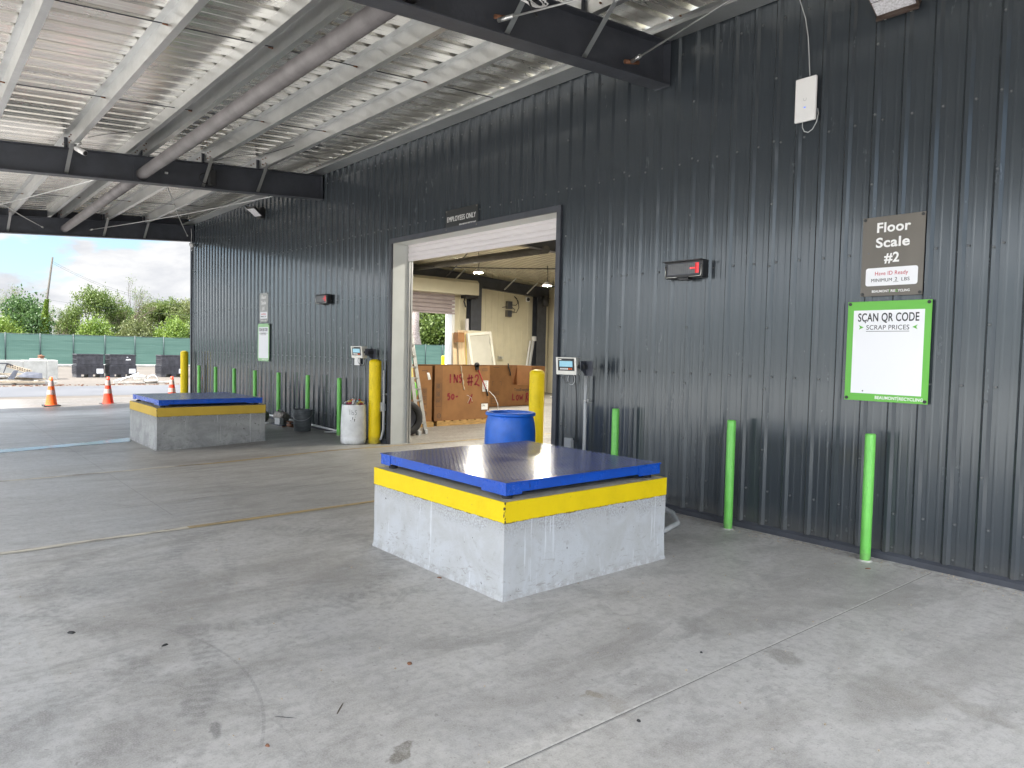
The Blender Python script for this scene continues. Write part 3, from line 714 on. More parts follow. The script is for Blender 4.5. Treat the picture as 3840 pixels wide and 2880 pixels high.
for a, b in (((-21.1, -.2, 4.66), (-13.3, -2.8, 4.42)), ((-21.1, -2.55, 4.53), (-13.3, -.25, 4.72)), ((-21.1, -3.57, 4.46), (-13.3, -5.9, 4.25)), ((-21.1, -5.9, 4.3), (-13.3, -3.4, 4.5)), ((-4.8, -2.4, 4.45), (.8, -.3, 4.7)), ((-4.8, -.7, 4.58), (.8, -2.5, 4.55))):
    m_ = MB(); a, b = Vector(a), Vector(b); mid = (a+b)/2-Vector((0, 0, .05)); m_.tube([a, a.lerp(b, .25)-Vector((0, 0, .035)), mid, a.lerp(b, .75)-Vector((0, 0, .035)), b], .009, 8); m_.tube([a+(a-b).normalized()*.03, a+(b-a).normalized()*.12], .02, 8)
    m_.build('brace_rod', 'galvanized_steel', CN)
for y in (PY[0], PY[1], PY[2], PY[3], PY[4]):        # bridging rods between the purlins
    pass
for X in (-18.5, -15.9, -10.5, -7.7, -2.3, .4):
    m_ = MB(); m_.tube([(X, -.15, zt(-.15)+.1), (X+.03, -3.3, zt(-3.3)+.11), (X, -6.5, zt(-6.5)+.1), (X, -8.5, zt(-8.5)+.1)], .006, 6)
    m_.build('sag_rod', 'charcoal_steel', CN)
    m_ = MB()
    for dy in PY[:6]: m_.tube([(X+.02, dy-.05, zt(dy)+.10), (X+.02, dy+.012, zt(dy)+.10)], .009, 6)
    tag(m_.build('rod_nut', 'rust', CN), kind='stuff')
gtm = MB(); gtm.prism([(-.03, zt(-.03)+.012), (YE, zt(YE)+.012), (YE, zt(YE)+.235), (-.03, zt(-.03)+.235)], .004, 'x', -21.53); gtm.build('gable_trim', 'charcoal_steel', CN)
bo = MB()
for X in RX:
    for y in [-.2]+PY[:5]:
        for dx in (-.35, -.22, .22, .35):
            for dz in (.05, .14): bo.tube([(X+dx, y+.002, zt(y)+dz), (X+dx, y-.022, zt(y)+dz)], .009, 6, True, False)
tag(bo.build('purlin_bolt', 'rust', CN), kind='stuff')
# ------------------------------------------------------------------ weighing plinths and floor scales
def plinth(x0, y0, s, cm, ym, label, seed):
    t = thing('concrete_plinth', label, 'concrete block', (x0, y0, zf(x0, y0)))
    rr = random.Random(seed)
    m_ = MB(); N_ = 22; vs = []; H = .665; lv = [(-.08, .012), (.0, .012), (.03, .004), (.15, .0), (.30, 0), (.45, 0), (.6, 0), (H-.006, 0), (H, -.006)]
    ring = [(i/N_, 0) for i in range(N_)]+[(1, i/N_) for i in range(N_)]+[(1-i/N_, 1) for i in range(N_)]+[(0, 1-i/N_) for i in range(N_)]
    for z, gap in lv:
        for u, v in ring:
            x, y = -s+u*s, v*s
            dx = (-1 if u == 0 else 0)+(1 if u == 1 else 0); dy = (-1 if v == 0 else 0)+(1 if v == 1 else 0)
            nn = gap+.004*noise.noise(Vector((x*5+seed, y*5, z*5)))*(1 if 0 <= z < .5 else 0)
            if z <= .03: nn += .003*noise.noise(Vector((x*11, y*11, seed)))
            vs.append((x+dx*nn, y+dy*nn, z))
    n = len(ring)
    m_.add(vs, [(j*n+i, j*n+(i+1) % n, (j+1)*n+(i+1) % n, (j+1)*n+i) for j in range(len(lv)-1) for i in range(n)]+[tuple((len(lv)-1)*n+i for i in range(n))])
    m_.build('block', cm, t)
    m_ = MB(); K = 60; vs = []; ring = [(i/K, 0) for i in range(K)]+[(1, i/K) for i in range(K)]+[(1-i/K, 1) for i in range(K)]+[(0, 1-i/K) for i in range(K)]
    e = .004
    for (zz, e_) in ((0, .0005), (0, e), (1, e), (1, -.006)):
        for u, v in ring:
            x, y = -s+u*s, v*s; dx = (-1 if u == 0 else 0)+(1 if u == 1 else 0); dy = (-1 if v == 0 else 0)+(1 if v == 1 else 0)
            jag = .008*noise.noise(Vector((x*9+seed, y*9, 3)))+.004*rr.uniform(-1, 1)
            z = .525+jag if zz == 0 else .6665
            vs.append((x+dx*e_, y+dy*e_, z))
    n = len(ring)
    m_.add(vs, [(j*n+i, j*n+(i+1) % n, (j+1)*n+(i+1) % n, (j+1)*n+i) for j in range(3) for i in range(n)])
    m_.build('painted_band', ym, t)
    return t
S = 1.715
plinth(-3.613, -3.24, S, 'pale_block_concrete', 'yellow_paint', 'pale whitewashed concrete block with a bright yellow top band, nearest to the viewer', 1.)
plinth(-12.06, -3.25, S, 'shaded_grey_concrete', 'shaded_yellow_paint', 'grey drip stained concrete block with a shade darkened yellow top band beside the puddle', 4.)
def floor_scale(x0, y0):
    t = thing('floor_scale', 'blue tread plate floor scale on the near pale concrete block', 'floor scale', (x0, y0, .666), 0, 'blue floor scales')
    L = 1.63; H = .122
    m_ = MB(); m_.box((-L-.012, -.012, H-.008), (.012, L+.012, H)); m_.build('deck_edge', 'blue_deck_paint', t, bevel=.001)
    m_ = MB(); m_.add([(-L-.011, -.011, .0006), (.011, -.011, .0006), (.011, L+.011, .0006), (-L-.011, L+.011, .0006)], [(0, 1, 2, 3)])
    st = .0285; nn = int(L/st)-1; rj = random.Random(4)
    for i in range(nn):
        for j in range(nn):
            cx, cy = -L+st*(i+.7+.5*(j % 2))+rj.uniform(-.003, .003), st*(j+.7)+rj.uniform(-.003, .003); a = pi/4 if (i+j//2) % 2 else -pi/4
            ca, sa = cos(a), sin(a)
            P = [(-.0105, 0, 0), (0, -.0033, 0), (.0105, 0, 0), (0, .0033, 0), (-.005, 0, .0013), (.005, 0, .0013)]
            m_.add([(cx+x*ca-y*sa, cy+x*sa+y*ca, .0006+z) for x, y, z in P], [(0, 1, 5, 4), (1, 2, 5), (2, 3, 4, 5), (3, 0, 4)])
    m_.build('tread_plate', 'worn_blue_tread', t, loc=(0, 0, H), fixn=False)
    ch = .080
    for k in range(4):
        m_ = MB()
        m_.prism([(0, H-.008), (0, H-.008-ch+.014), (.05, H-.008-ch+.014), (.05, H-.008-ch+.018), (.006, H-.008-ch+.018), (.006, H-.008)], L-.0, 'x', -L/2)
        m_.build('side_rail', 'blue_deck_paint', t, loc=(-L/2, L/2, 0), rot=(0, 0, k*pi/2)).data.transform(Matrix.Translation((0, -L/2, 0)))
        # corner gusset with raised treads
        m_ = MB()
        m_.box((-.26, -.0055, H-.0085-ch), (0.0055, -.0005, H-.010)); m_.box((.0005, -.0005, H-.0085-ch), (.0055, .14, H-.010))
        for i in range(7):
            for j in range(3):
                cx, cz = -.235+.036*i, H-.0085-ch+.014+.026*j; a = .9 if (i+j) % 2 else -.9; ca, sa = cos(a), sin(a)
                P = [(-.013, 0, 0), (0, -.003, 0), (.013, 0, 0), (0, .003, 0), (0, 0, .0025)]
                m_.add([(cx+x*ca-y*sa, -.0055-z, cz+x*sa+y*ca) for x, y, z in P], [(0, 1, 4), (1, 2, 4), (2, 3, 4), (3, 0, 4)])
        for i in range(3):
            for j in range(3):
                cx, cz = .03+.038*i, H-.0085-ch+.014+.026*j; a = .9 if (i+j) % 2 else -.9; ca, sa = cos(a), sin(a)
                P = [(-.013, 0, 0), (0, -.003, 0), (.013, 0, 0), (0, .003, 0), (0, 0, .0025)]
                m_.add([(.0055+z, cx+x*ca-y*sa, cz+x*sa+y*ca) for x, y, z in P], [(0, 1, 4), (1, 2, 4), (2, 3, 4), (3, 0, 4)])
        m_.build('corner_plate', 'blue_deck_paint', t, loc=(-L/2, L/2, 0), rot=(0, 0, k*pi/2), fixn=False).data.transform(Matrix.Translation((L/2, -L/2, 0)))
        c, s_ = [(-.07, .07), (-.07, L-.07), (-L+.07, L-.07), (-L+.07, .07)][k]
        m_ = MB(); m_.lathe([(0, 0), (.036, 0), (.038, .004), (.038, .020), (.03, .023), (.012, .024), (.012, .05), (0, .05)], 20); m_.build('foot', 'black_rubber', t, loc=(c, s_, 0))
    return t
off = (S-1.63)/2
fs = floor_scale(-3.613-off, -3.24+off)
dup(fs, (-12.06-off, -3.25+off, .666), 0, 'blue tread plate floor scale on the far grey concrete block beside the puddle')

# ------------------------------------------------------------------ posts and bollards
def green_post(x, label):
    t = thing('guard_post', label, 'post', (x, -.2, zf(x, -.2)), 0, 'green guard posts along the wall'); m_ = MB()
    m_.lathe([(.041, -.02), (.041, 1.045), (.036, 1.056), (0, 1.058)], 22); m_.build('pipe', 'green_post_paint', t)
    m_ = MB(); m_.lathe([(.062, -.005), (.056, .004), (.041, .009)], 20); m_.build('base_ring', 'joint_sealant', t)
    return t
GP = [(-2.57, 'green pipe post under the green framed price sign with black lettering'), (-3.87, 'green pipe post by itself right of the near blue scale'), (-5.34, 'green pipe post rising behind the near blue scale'),
      (-11.98, 'green pipe post between the white drum of cans and the grey bucket'), (-13.31, 'green pipe post standing right behind the grey bucket'), (-14.74, 'green pipe post beside the scrap motor on the floor'),
      (-16.07, 'green pipe post under the far pale sign, behind the right edge of the far scale'), (-17.39, 'third green pipe post from the far open corner of the wall'), (-18.72, 'second green pipe post from the far open corner of the wall'), (-20.05, 'green pipe post closest to the far open corner of the wall')]
for i, (x, l) in enumerate(GP):
    if i == 0: g0 = green_post(x, l)
    else: dup(g0, (x, -.2, zf(x, -.2)), i*.7, l)
def bollard(x, y, label):
    t = thing('bollard', label, 'bollard', (x, y, zf(x, y)), 0, 'yellow steel bollards'); m_ = MB()
    m_.lathe([(.102, -.02), (.102, 1.37)], 28); m_.build('sleeve', 'bollard_yellow', t)
    m_ = MB(); m_.lathe([(.1035, 1.365), (.1, 1.39), (.08, 1.412), (.045, 1.424), (0, 1.428)], 28)
    for q in range(len(m_.v)):
        p = Vector(m_.v[q]); p.z += .006*noise.noise(p*30); m_.v[q] = tuple(p)
    m_.build('cap', 'bollard_yellow', t); return t
b0 = bollard(-10.76, -.16, 'yellow bollard beside the white drum of cans, left of the doorway')
dup(b0, (-7.16, .26, zf(-7.16, .26)), 1, 'yellow bollard in the doorway behind the blue drum')
dup(b0, (-21.0, -.3, zf(-21, -.3)), 2, 'yellow bollard by the far open corner of the wall, next to a cone')
dup(b0, (-28.6, 13.7, -.03), 3, 'yellow bollard in the yard seen through the far roller door')

# ------------------------------------------------------------------ drums and bucket
t = thing('plastic_drum', 'bright blue open top plastic drum behind the near scale', 'drum', (-6.4, -.84, zf(-6.4, -.84)))
m_ = MB(); pr_ = [(0, .01), (.25, .0), (.268, .02), (.282, .10), (.292, .22), (.298, .33), (.298, .352), (.303, .358), (.303, .372), (.298, .378), (.30, .5), (.299, .62), (.296, .75), (.287, .84), (.268, .905), (.262, .925)]
m_.lathe(pr_, 48); m_.lathe([(.250, .935), (.246, .90), (.27, .84), (.285, .7), (.285, .1), (.25, .03), (0, .03)], 48); m_.build('barrel', 'drum_blue', t)
m_ = MB(); m_.lathe([(.262, .918), (.287, .922), (.294, .932), (.294, .952), (.284, .962), (.258, .962), (.250, .952), (.250, .93)], 48); m_.build('rim', 'drum_blue', t)
WD = (-10.92, -.47); wz = zf(*WD)
t = thing('plastic_drum', 'white cut open plastic drum holding crushed cans, next to the yellow bollard', 'drum', (*WD, wz))
m_ = MB(); m_.lathe([(0, .004), (.195, 0), (.208, .012), (.211, .06), (.211, .118), (.206, .126), (.211, .134), (.211, .3), (.206, .45), (.199, .58), (.195, .66)], 40); m_.lathe([(.195, .66), (.19, .66), (.2, .3), (.2, .03), (0, .03)], 40); m_.build('barrel', 'drum_white', t)
aw = atan2(CY-WD[1], 0-WD[0])
def wrapf(R_, a0): return lambda a, b: (R_*cos(a0+a/R_), R_*sin(a0+a/R_), b)
rad = lambda z: .2115-.0162*max(0, (z-.3)/.36)
m_ = MB(); FW = lambda a, b: ((rad(b)+.0012)*cos(aw+a/.21), (rad(b)+.0012)*sin(aw+a/.21), b)
for st in ([(-.065, .59), (-.062, .50)], [(-.03, .58), (-.029, .505), (.0, .502), (.004, .53), (-.015, .545), (-.028, .535)], [(.055, .575), (.03, .57), (.03, .545), (.05, .53), (.045, .505), (.02, .5)]): ribbon(m_, st, .006, fn=FW)
m_.build('writing', 'ink_black', t)
m_ = MB()
for st in ([(.03, .462), (-.015, .458)], [(-.012, .458), (-.016, .428), (.02, .43)], [(.02, .43), (.016, .393)], [(.016, .398), (-.05, .405)]): ribbon(m_, st, .012, fn=FW)
m_.build('writing', 'ink_black', t)
canm = [mat('can_red', (.5, .03, .03), .3, .5), mat('can_silver', (.7, .7, .7), .3, .7), mat('can_gold', (.55, .4, .1), .3, .6), mat('can_teal', (.2, .36, .38), .35, .5), mat('can_maroon', (.25, .03, .05), .35, .4), mat('can_pale', (.75, .72, .72), .35, .3)]
rr = random.Random(3)
def can(name_):
    m_ = MB(); n = 12; prof = [(0, -.058), (.024, -.058), (.031, -.048), (.031, .042), (.024, .056), (.022, .058), (0, .055)]; m_.lathe(prof, n)
    k = rr.uniform(0, 9)
    for q in range(len(m_.v)):
        p = Vector(m_.v[q]); d = 1-.45*abs(noise.noise(Vector((p.x*25+k, p.y*25, p.z*16)))); m_.v[q] = (p.x*d, p.y*d*.8, p.z*(.75+.2*d))
    return m_
CL = ['red crushed can', 'silver crushed can', 'gold crushed can showing its open end', 'teal crushed can', 'maroon crushed can', 'pale crushed can']
for i in range(17):
    a = i*2.4; r_ = .155*sqrt((i+.3)/17); nm = ['can_red', 'can_silver', 'can_gold', 'can_teal', 'can_maroon', 'can_pale'][i % 6]
    zz = .665+.075*(1-(r_/.16)**2)
    o = can('can').build('drink_can', nm, None, (WD[0]+r_*cos(a), WD[1]+r_*sin(a), wz+zz-.012), rot=(rr.uniform(.8, 2.2), rr.uniform(-.5, .5), rr.uniform(0, 6)))
    tag(o, CL[i % 6]+' heaped in the white drum', 'can', 'crushed cans in the white drum: '+nm[4:])
m_ = MB(); m_.lathe([(0, .60), (.19, .60), (.15, .655), (.0, .69)], 20); 
tag(m_.build('can_heap', 'can_silver', None, (*WD, wz)), 'mass of crushed silver cans filling the white drum under the top layer', 'cans', kind='stuff')
BK = (-13.05, -.42)
t = thing('bucket', 'scuffed dark grey plastic pail in front of a green post', 'bucket', (*BK, zf(*BK)))
m_ = MB(); m_.lathe([(0, .004), (.150, 0), (.155, .006), (.176, .30), (.179, .385), (.184, .40), (.184, .412), (.174, .412), (.150, .02), (0, .02)], 36); m_.build('pail', 'bucket_grey', t)
m_ = MB(); m_.lathe([(.176, .312), (.187, .314), (.187, .327), (.178, .33)], 36); m_.lathe([(.178, .348), (.189, .35), (.189, .362), (.18, .365)], 36); m_.build('rib_ring', 'bucket_grey', t)
m_ = MB(); m_.tube([(.19*cos(a), .19*sin(a), .34-.13*sin((a+2.2)*1.0)) for a in [-2.2+3.14*i/14 for i in range(15)]], .003, 6); m_.build('bail_handle', 'galvanized_steel', t)
# scrap motors on the floor by the wall
t = thing('scrap_motor', 'rusty round electric motor lying on its face by the green post', 'motor', (-15.0, -.42, zf(-15, -.42)))
Mx = Matrix.Translation((0, 0, .12)) @ Matrix.Rotation(radians(85), 4, 'X') @ Matrix.Rotation(0, 4, 'Z')
m_ = MB(); m_.lathe([(0, -.1), (.08, -.1), (.11, -.07), (.115, .02), (.12, .03), (.12, .06), (.1, .075), (.05, .08), (0, .08)], 28, M=Mx); m_.build('housing', 'old_motor', t)
m_ = MB(); m_.lathe([(0, .085), (.035, .085), (.04, .079), (.04, .07)], 18, M=Mx); m_.build('shaft_hub', 'rust', t)
t = thing('scrap_pump', 'grey scrap pump motor on a flat base beside the round motor', 'motor', (-14.25, -.33, zf(-14.2, -.3)))
m_ = MB(); m_.box((-.28, -.12, 0), (.3, .12, .03)); m_.build('base', 'dark_sheet', t)
m_ = MB(); m_.tube([(-.22, 0, .17), (-.2, 0, .17), (.16, 0, .17), (.2, 0, .17)], [.07, .1, .1, .07], 20); m_.box((-.1, -.06, .03), (.1, .06, .1)); m_.build('motor_body', 'old_motor', t)
m_ = MB(); m_.box((.02, -.16, .03), (.28, -.08, .16)); m_.build('control_box', 'pvc_grey', t, bevel=.004)
m_ = MB(); m_.tube([(-.12, -.02, .27), (-.1, -.02, .3), (.08, -.02, .3), (.12, -.02, .26)], .012, 8); m_.build('handle', 'black_plastic', t)
t = thing('scrap_valve', 'small brown scrap valve on the floor between the pump and the bucket', 'scrap', (-13.62, -.42, zf(-13.6, -.4)))
m_ = MB(); m_.tube([(-.1, 0, .05), (.1, .02, .05)], .035, 10); m_.tube([(0, 0, .05), (0, 0, .13)], .02, 8); m_.tube([(-.05, -.05, .12), (.06, .04, .12)], .012, 8); m_.tube([(-.1, -.05, .02), (-.15, -.1, .01)], .01, 6); m_.build('body', 'rust', t)
m_ = MB(); m_.tube([(-14.95, -.5, .07), (-14.8, -.6, .075), (-14.6, -.56, .075), (-14.5, -.5, .085)], .014, 8); tag(m_.build('pipe_offcut', 'pvc_white'), 'thin white pipe offcut lying before the scrap motors', 'pipe')

# ------------------------------------------------------------------ signs
def plate(t, name, x0, z0, x1, z1, y, m, d=.004): MB().box((x0, y-d, z0), (x1, y, z1)).build(name, m, t, bevel=.001)
def buttons(t, pts, m='sign_black'):
    for x, z in pts:
        m_ = MB(); m_.tube([(x, -.004, z), (x, -.011, z)], .013, 12, True, False); m_.build('fastener', m, t)
def scale_sign(x, num, bg, label, grp=None):
    t = thing('scale_sign', label, 'sign', (x, -.0245, 2.2), 0)
    plate(t, 'panel', 0, 0, .49, .66, 0, bg)
    text_mesh('Floor', .112, 'ink_white', 'lettering', t, (.245, -.006, .53), .0028, 'CENTER', width=.265)
    text_mesh('Scale', .112, 'ink_white', 'lettering', t, (.245, -.006, .405), .0028, 'CENTER', width=.265)
    text_mesh(num, .112, 'ink_white', 'lettering', t, (.245, -.006, .278), .0028, 'CENTER', width=.118)
    m_ = MB(); P = []
    for cx, cz, a0 in ((.43, .105, -90), (.43, .215, 0), (.06, .215, 90), (.06, .105, 180)):
        for k in range(6): a = radians(a0+18*k); P.append((cx+.02*cos(a), cz+.02*sin(a)))
    m_.prism(P, -.0015, 'y', -.004); m_.build('notice_panel', 'sign_white', t)
    text_mesh('Have ID Ready', .046, 'ink_red', 'lettering', t, (.245, -.0065, .172), .0, 'CENTER', width=.26)
    text_mesh('MINIMUM', .040, 'ink_black', 'lettering', t, (.085, -.0065, .118), .0, width=.165)
    text_mesh('2', .042, 'ink_black', 'lettering', t, (.275, -.0065, .121), .0, width=.018)
    text_mesh('LBS', .040, 'ink_black', 'lettering', t, (.325, -.0065, .118), .0, width=.062)
    m_ = MB(); ribbon(m_, [(.263, .112), (.305, .112)], .003, -.0065); m_.build('underline', 'ink_black', t)
    text_mesh('BEAUMONT', .028, 'ink_white', 'lettering', t, (.095, -.006, .03), .0006, width=.138)
    text_mesh('RE', .028, 'ink_white', 'lettering', t, (.246, -.006, .03), .0006, width=.036)
    text_mesh('C', .028, 'ink_green', 'lettering', t, (.284, -.006, .03), .0006, width=.018)
    text_mesh('YCLING', .028, 'ink_white', 'lettering', t, (.304, -.006, .03), .0006, width=.092)
    m_ = MB(); ribbon(m_, [(.2395, .024), (.2395, .058)], .002, -.006); m_.build('divider', 'ink_green', t)
    buttons(t, [(.018, .018), (.472, .018), (.018, .642), (.472, .642)], 'sign_black')
    return t
scale_sign(-2.78, '#2', 'sign_brown', 'brown floor scale sign number 2 above the green framed sign')
scale_sign(-16.27, '#1', 'sign_grey', 'pale grey floor scale sign number 1, far along the wall')
def price_sign(x, z, gm, label):
    t = thing('price_sign', label, 'sign', (x, -.0245, z), 0)
    Wd, Ht = .665, .84
    plate(t, 'panel', 0, 0, Wd, Ht, 0, gm, .006)
    m_ = MB(); m_.box((.052, -.0075, .062), (Wd-.05, -.006, Ht-.075)); m_.build('white_field', 'sign_white', t)
    text_mesh('SCAN QR CODE', .098, 'ink_black', 'lettering', t, (Wd/2, -.0085, .672), .0016, 'CENTER', width=.485)
    text_mesh('SCRAP PRICES', .055, 'ink_black', 'lettering', t, (Wd/2, -.0085, .602), .0, 'CENTER', width=.34)
    m_ = MB(); ribbon(m_, [(Wd/2-.172, .588), (Wd/2+.172, .588)], .004, -.0085); m_.build('underline', 'ink_black', t)
    for sx in (-1, 1):
        c = Wd/2+sx*.215; m_ = MB(); m_.prism([(c+sx*.018, .641), (c+sx*.008, .622), (c+sx*.018, .603), (c-sx*.022, .622)], -.001, 'y', -.0075); m_.build('arrow', 'ink_green', t)
    text_mesh('BEAUMONT', .036, 'ink_white', 'lettering', t, (.255, -.0075, .02), .0008, width=.178)
    text_mesh('RECYCLING', .036, 'ink_white', 'lettering', t, (.446, -.0075, .02), .0008, width=.182)
    m_ = MB(); ribbon(m_, [(.4395, .012), (.4395, .052)], .004, -.0075); m_.build('divider', 'ink_white', t)
    for x_, z_ in ((.02, .02), (Wd-.02, .02), (.02, Ht-.02), (Wd-.02, Ht-.02)):
        m_ = MB(); m_.tube([(x_, -.006, z_), (x_, -.013, z_)], .014, 12, True, False); m_.build('fastener', 'sign_black', t)
    return t
price_sign(-2.877, 1.317, 'sign_green', 'white price sign in a vivid green frame, near on the wall')
price_sign(-16.36, 1.33, 'sign_pale_green', 'white price sign in a pale green frame, far along the wall')
t = thing('employee_sign', 'black sign with white capitals over the doorway', 'sign', (-8.95, -.0245, 3.44))
plate(t, 'panel', 0, 0, .78, .305, 0, 'sign_black', .005)
text_mesh('EMPLOYEES ONLY', .105, 'ink_white', 'lettering', t, (.385, -.007, .13), .0, 'CENTER', width=.70)
text_mesh('BEAUMONT RECYCLING', .044, 'ink_white', 'lettering', t, (.345, -.007, .045), .0006, width=.40)
buttons(t, [(.02, .02), (.76, .02), (.02, .285), (.76, .285)], 'sign_brown')

# ------------------------------------------------------------------ weight displays (red LEDs behind a ribbed lens)
def led_display(x, z, label):
    t = thing('weight_display', label, 'display', (x, -.0245, z), 0, 'red digit weight displays'); Wd, Ht, D = .47, .18, .1
    MB().box((0, -D, 0), (Wd, 0, Ht)).build('housing', 'black_plastic', t, bevel=.012)
    m_ = MB(); m_.box((0, -D-.045, Ht-.012), (Wd, -D+.01, Ht-.002)); m_.build('visor', 'black_plastic', t)
    m_ = MB(); m_.tube([(.015, -D-.008, .025), (.025, -D-.01, .012), (.16, -D-.01, .01)], .004, 6); m_.tube([(.31, -D-.01, .01), (Wd-.025, -D-.01, .012), (Wd-.015, -D-.008, .03), (Wd-.012, -D-.008, .12)], .004, 6); m_.tube([(.015, -D-.008, .025), (.012, -D-.008, .13)], .004, 6)
    m_.build('rim_guard', 'brushed_steel', t)
    MB().box((.035, -D-.003, .035), (Wd-.035, -D+.002, .152)).build('lens', 'dark_sheet', t)
    m_ = MB()
    for k in range(9): zz = .045+.0118*k; m_.box((.042, -D-.0045, zz), (Wd-.075 if k in (0, 8) else Wd-.045, -D-.003, zz+.0042))
    for k in range(15): m_.box((.06+.024*k, -D-.0042, .044), (.062+.024*k, -D-.003, .146))
    m_.build('lens_grid', 'led_grid', t)
    m_ = MB(); m_.box((Wd-.088, -D-.0056, .042), (Wd-.044, -D-.0046, .148)); m_.box((Wd-.15, -D-.0056, .085), (Wd-.088, -D-.0046, .105)); m_.build('lit_segment', 'led_red_glow', t)
    m_ = MB()
    for k in range(9):
        for xx in ((Wd-.072, Wd-.06, Wd-.05) if k in (0, 7) else (Wd-.066, Wd-.054)): m_.box((xx, -D-.0068, .047+.0112*k), (xx+.0065, -D-.0056, .052+.0112*k))
    for k in range(5): m_.box((Wd-.145+.012*k, -D-.0068, .092), (Wd-.138+.012*k, -D-.0056, .098))
    m_.box((Wd-.15, -D-.0068, .086), (Wd-.144, -D-.0056, .104)); m_.build('lit_dots', 'led_red', t)
    m_ = MB(); m_.box((.17, -D+.01, -.018), (.29, -.02, 0)); m_.build('bracket', 'black_plastic', t)
    return t
ld = led_display(-4.78, 2.463, 'black weight display with red digits on the wall between the doorway and the brown sign')
dup(ld, (-13.15, -.0245, 2.50), 0, 'black weight display with red digits left of the doorway, over the grey bucket')

# ------------------------------------------------------------------ weight indicators on arms
def indicator(cx, cy, cz, rz, wall_x, label):
    t = thing('weight_indicator', label, 'indicator', (cx, cy, cz), rz, 'steel weight indicators on wall arms')
    a, b = .125, .10
    MB().prism([(-.0, -b), (-.11, -b), (-.135, .095), (-.135, b), (0, b)], .25, 'x', -a).build('case', 'cream_metal', t, bevel=.004)
    F = Matrix.Translation((0, -.1235, 0)) @ Matrix.Rotation(atan2(.025, .195), 4, 'X')
    m_ = MB(); m_.box((-.1, -.0025, -.055), (.1, .0, .088), F); m_.build('keypad', 'sign_black', t)
    m_ = MB(); m_.box((-.08, -.0042, -.008), (.08, -.0025, .058), F); m_.build('screen', 'lcd_screen', t)
    for k in range(6):
        m_ = MB(); x = -.062+.025*k; m_.box((x-.009, -.0045, -.042), (x+.009, -.0025, -.022), F); m_.build('key', 'cone_orange' if k > 3 else 'ink_white', t, bevel=.003)
    m_ = MB(); m_.box((-.093, -.0033, .07), (-.055, -.0025, .078), F); m_.build('badge', 'brushed_steel', t)
    m_ = MB(); m_.tube([(a, -.06, 0), (a+.035, -.06, 0)], .02, 14); m_.build('knob', 'black_plastic', t)
    m_ = MB(); m_.prism([(-.09, .06), (.09, .06), (.1, .045), (.1, -.11), (.075, -.11), (-.02, -.055), (-.09, -.05)], .006, 'x', a+.036); m_.prism([(.094, .06), (.1, .06), (.1, -.11), (.094, -.11)], .1, 'x', a+.02)
    m_.build('arm_bracket', 'dark_sheet', t)
    m_ = MB(); m_.box((a+.0, -.02, -.03), (a+.06, .17, .02)); m_.build('arm', 'black_plastic', t)
    for q, (x0, r_) in enumerate(((-.02, .045), (.03, .055), (.09, .05))):
        m_ = MB(); m_.tube([(x0+r_*sin(s_)*.8, -.03+.01*q, -.10-r_+r_*cos(s_)*1.15) for s_ in [k*6.3/18 for k in range(19)]], .0035, 6); m_.build('cable_loop', 'pvc_grey' if q == 1 else 'black_rubber', t)
    m_ = MB(); m_.tube([(.07, .0, -.09), (.075, .0, -.2), (.085, .01, -.3), (.09, .02, -.55), (.085, .04, -.9)], .005, 8); m_.build('cable', 'black_rubber', t)
    return t
ind = indicator(-5.95, -.33, 1.515, .42, 0, 'steel weight indicator with a lit screen, on the wall right of the doorway')
dup(ind, (-10.98, -.30, 1.60), .30, 'steel weight indicator with a lit screen over the white drum, left of the doorway')
t = thing('clipboard', 'black clipboard with blank white papers hanging beside the far weight indicator', 'clipboard', (-11.72, -.03, 1.36))
m_ = MB(); m_.box((0, -.006, -.005), (.2, 0, .26)); m_.build('board', 'black_plastic', t)
m_ = MB(); m_.box((.004, -.012, .003), (.188, -.006, .235)); m_.build('paper', 'ink_white', t)
m_ = MB(); m_.box((.03, -.018, .235), (.16, -.006, .258)); m_.build('clip', 'brushed_steel', t)

# ------------------------------------------------------------------ conduits, boxes, cables
def cond(name, pts, r, m, label, cat='conduit', clamps=(), n=10):
    t = thing(name, label, cat, (0, 0, 0))
    MB().tube(pts, r, n).build('pipe', m, t)
    for c in clamps:
        m_ = MB(); m_.box((c[0]-.05, -.03, c[2]-.014), (c[0]+.05, -.0245, c[2]+.014)); m_.tube([(c[0], c[1], c[2]-.014), (c[0], c[1], c[2]+.014)], r+.005, 10); m_.build('clamp', 'galvanized_steel', t)
    return t
cond('conduit', [(-5.93, -.075, .0), (-5.93, -.075, .7), (-5.93, -.075, 1.40)], .0215, 'pvc_grey', 'grey upright conduit under the near weight indicator', clamps=[(-5.93, -.075, 1.1), (-5.93, -.075, .3)])
cond('conduit', [(-10.62, -.07, 1.3), (-10.62, -.07, .3), (-10.66, -.09, .14), (-10.78, -.12, .09), (-10.95, -.12, .085)], .02, 'pvc_grey', 'grey conduit bending to the floor behind the white drum', clamps=[(-10.62, -.07, .9)])
cond('conduit', [(-11.4, -.12, .10), (-11.7, -.11, .17), (-12.0, -.09, .17), (-12.25, -.1, .10), (-12.5, -.22, .08)], .02, 'pvc_grey', 'bent grey conduit low on the wall behind the green post by the drum')
cond('conduit', [(-11.2, -.075, .10), (-12.6, -.075, .12), (-16.5, -.075, .16)], .02, 'pvc_white', 'long white conduit along the foot of the wall behind the bucket')
hs = [(-4.95, -1.60, .05), (-4.6, -1.3, .04), (-4.2, -.95, .03), (-4.0, -.62, .04), (-4.12, -.38, .07), (-4.4, -.25, .11), (-4.7, -.16, .14), (-5.0, -.12, .10)]
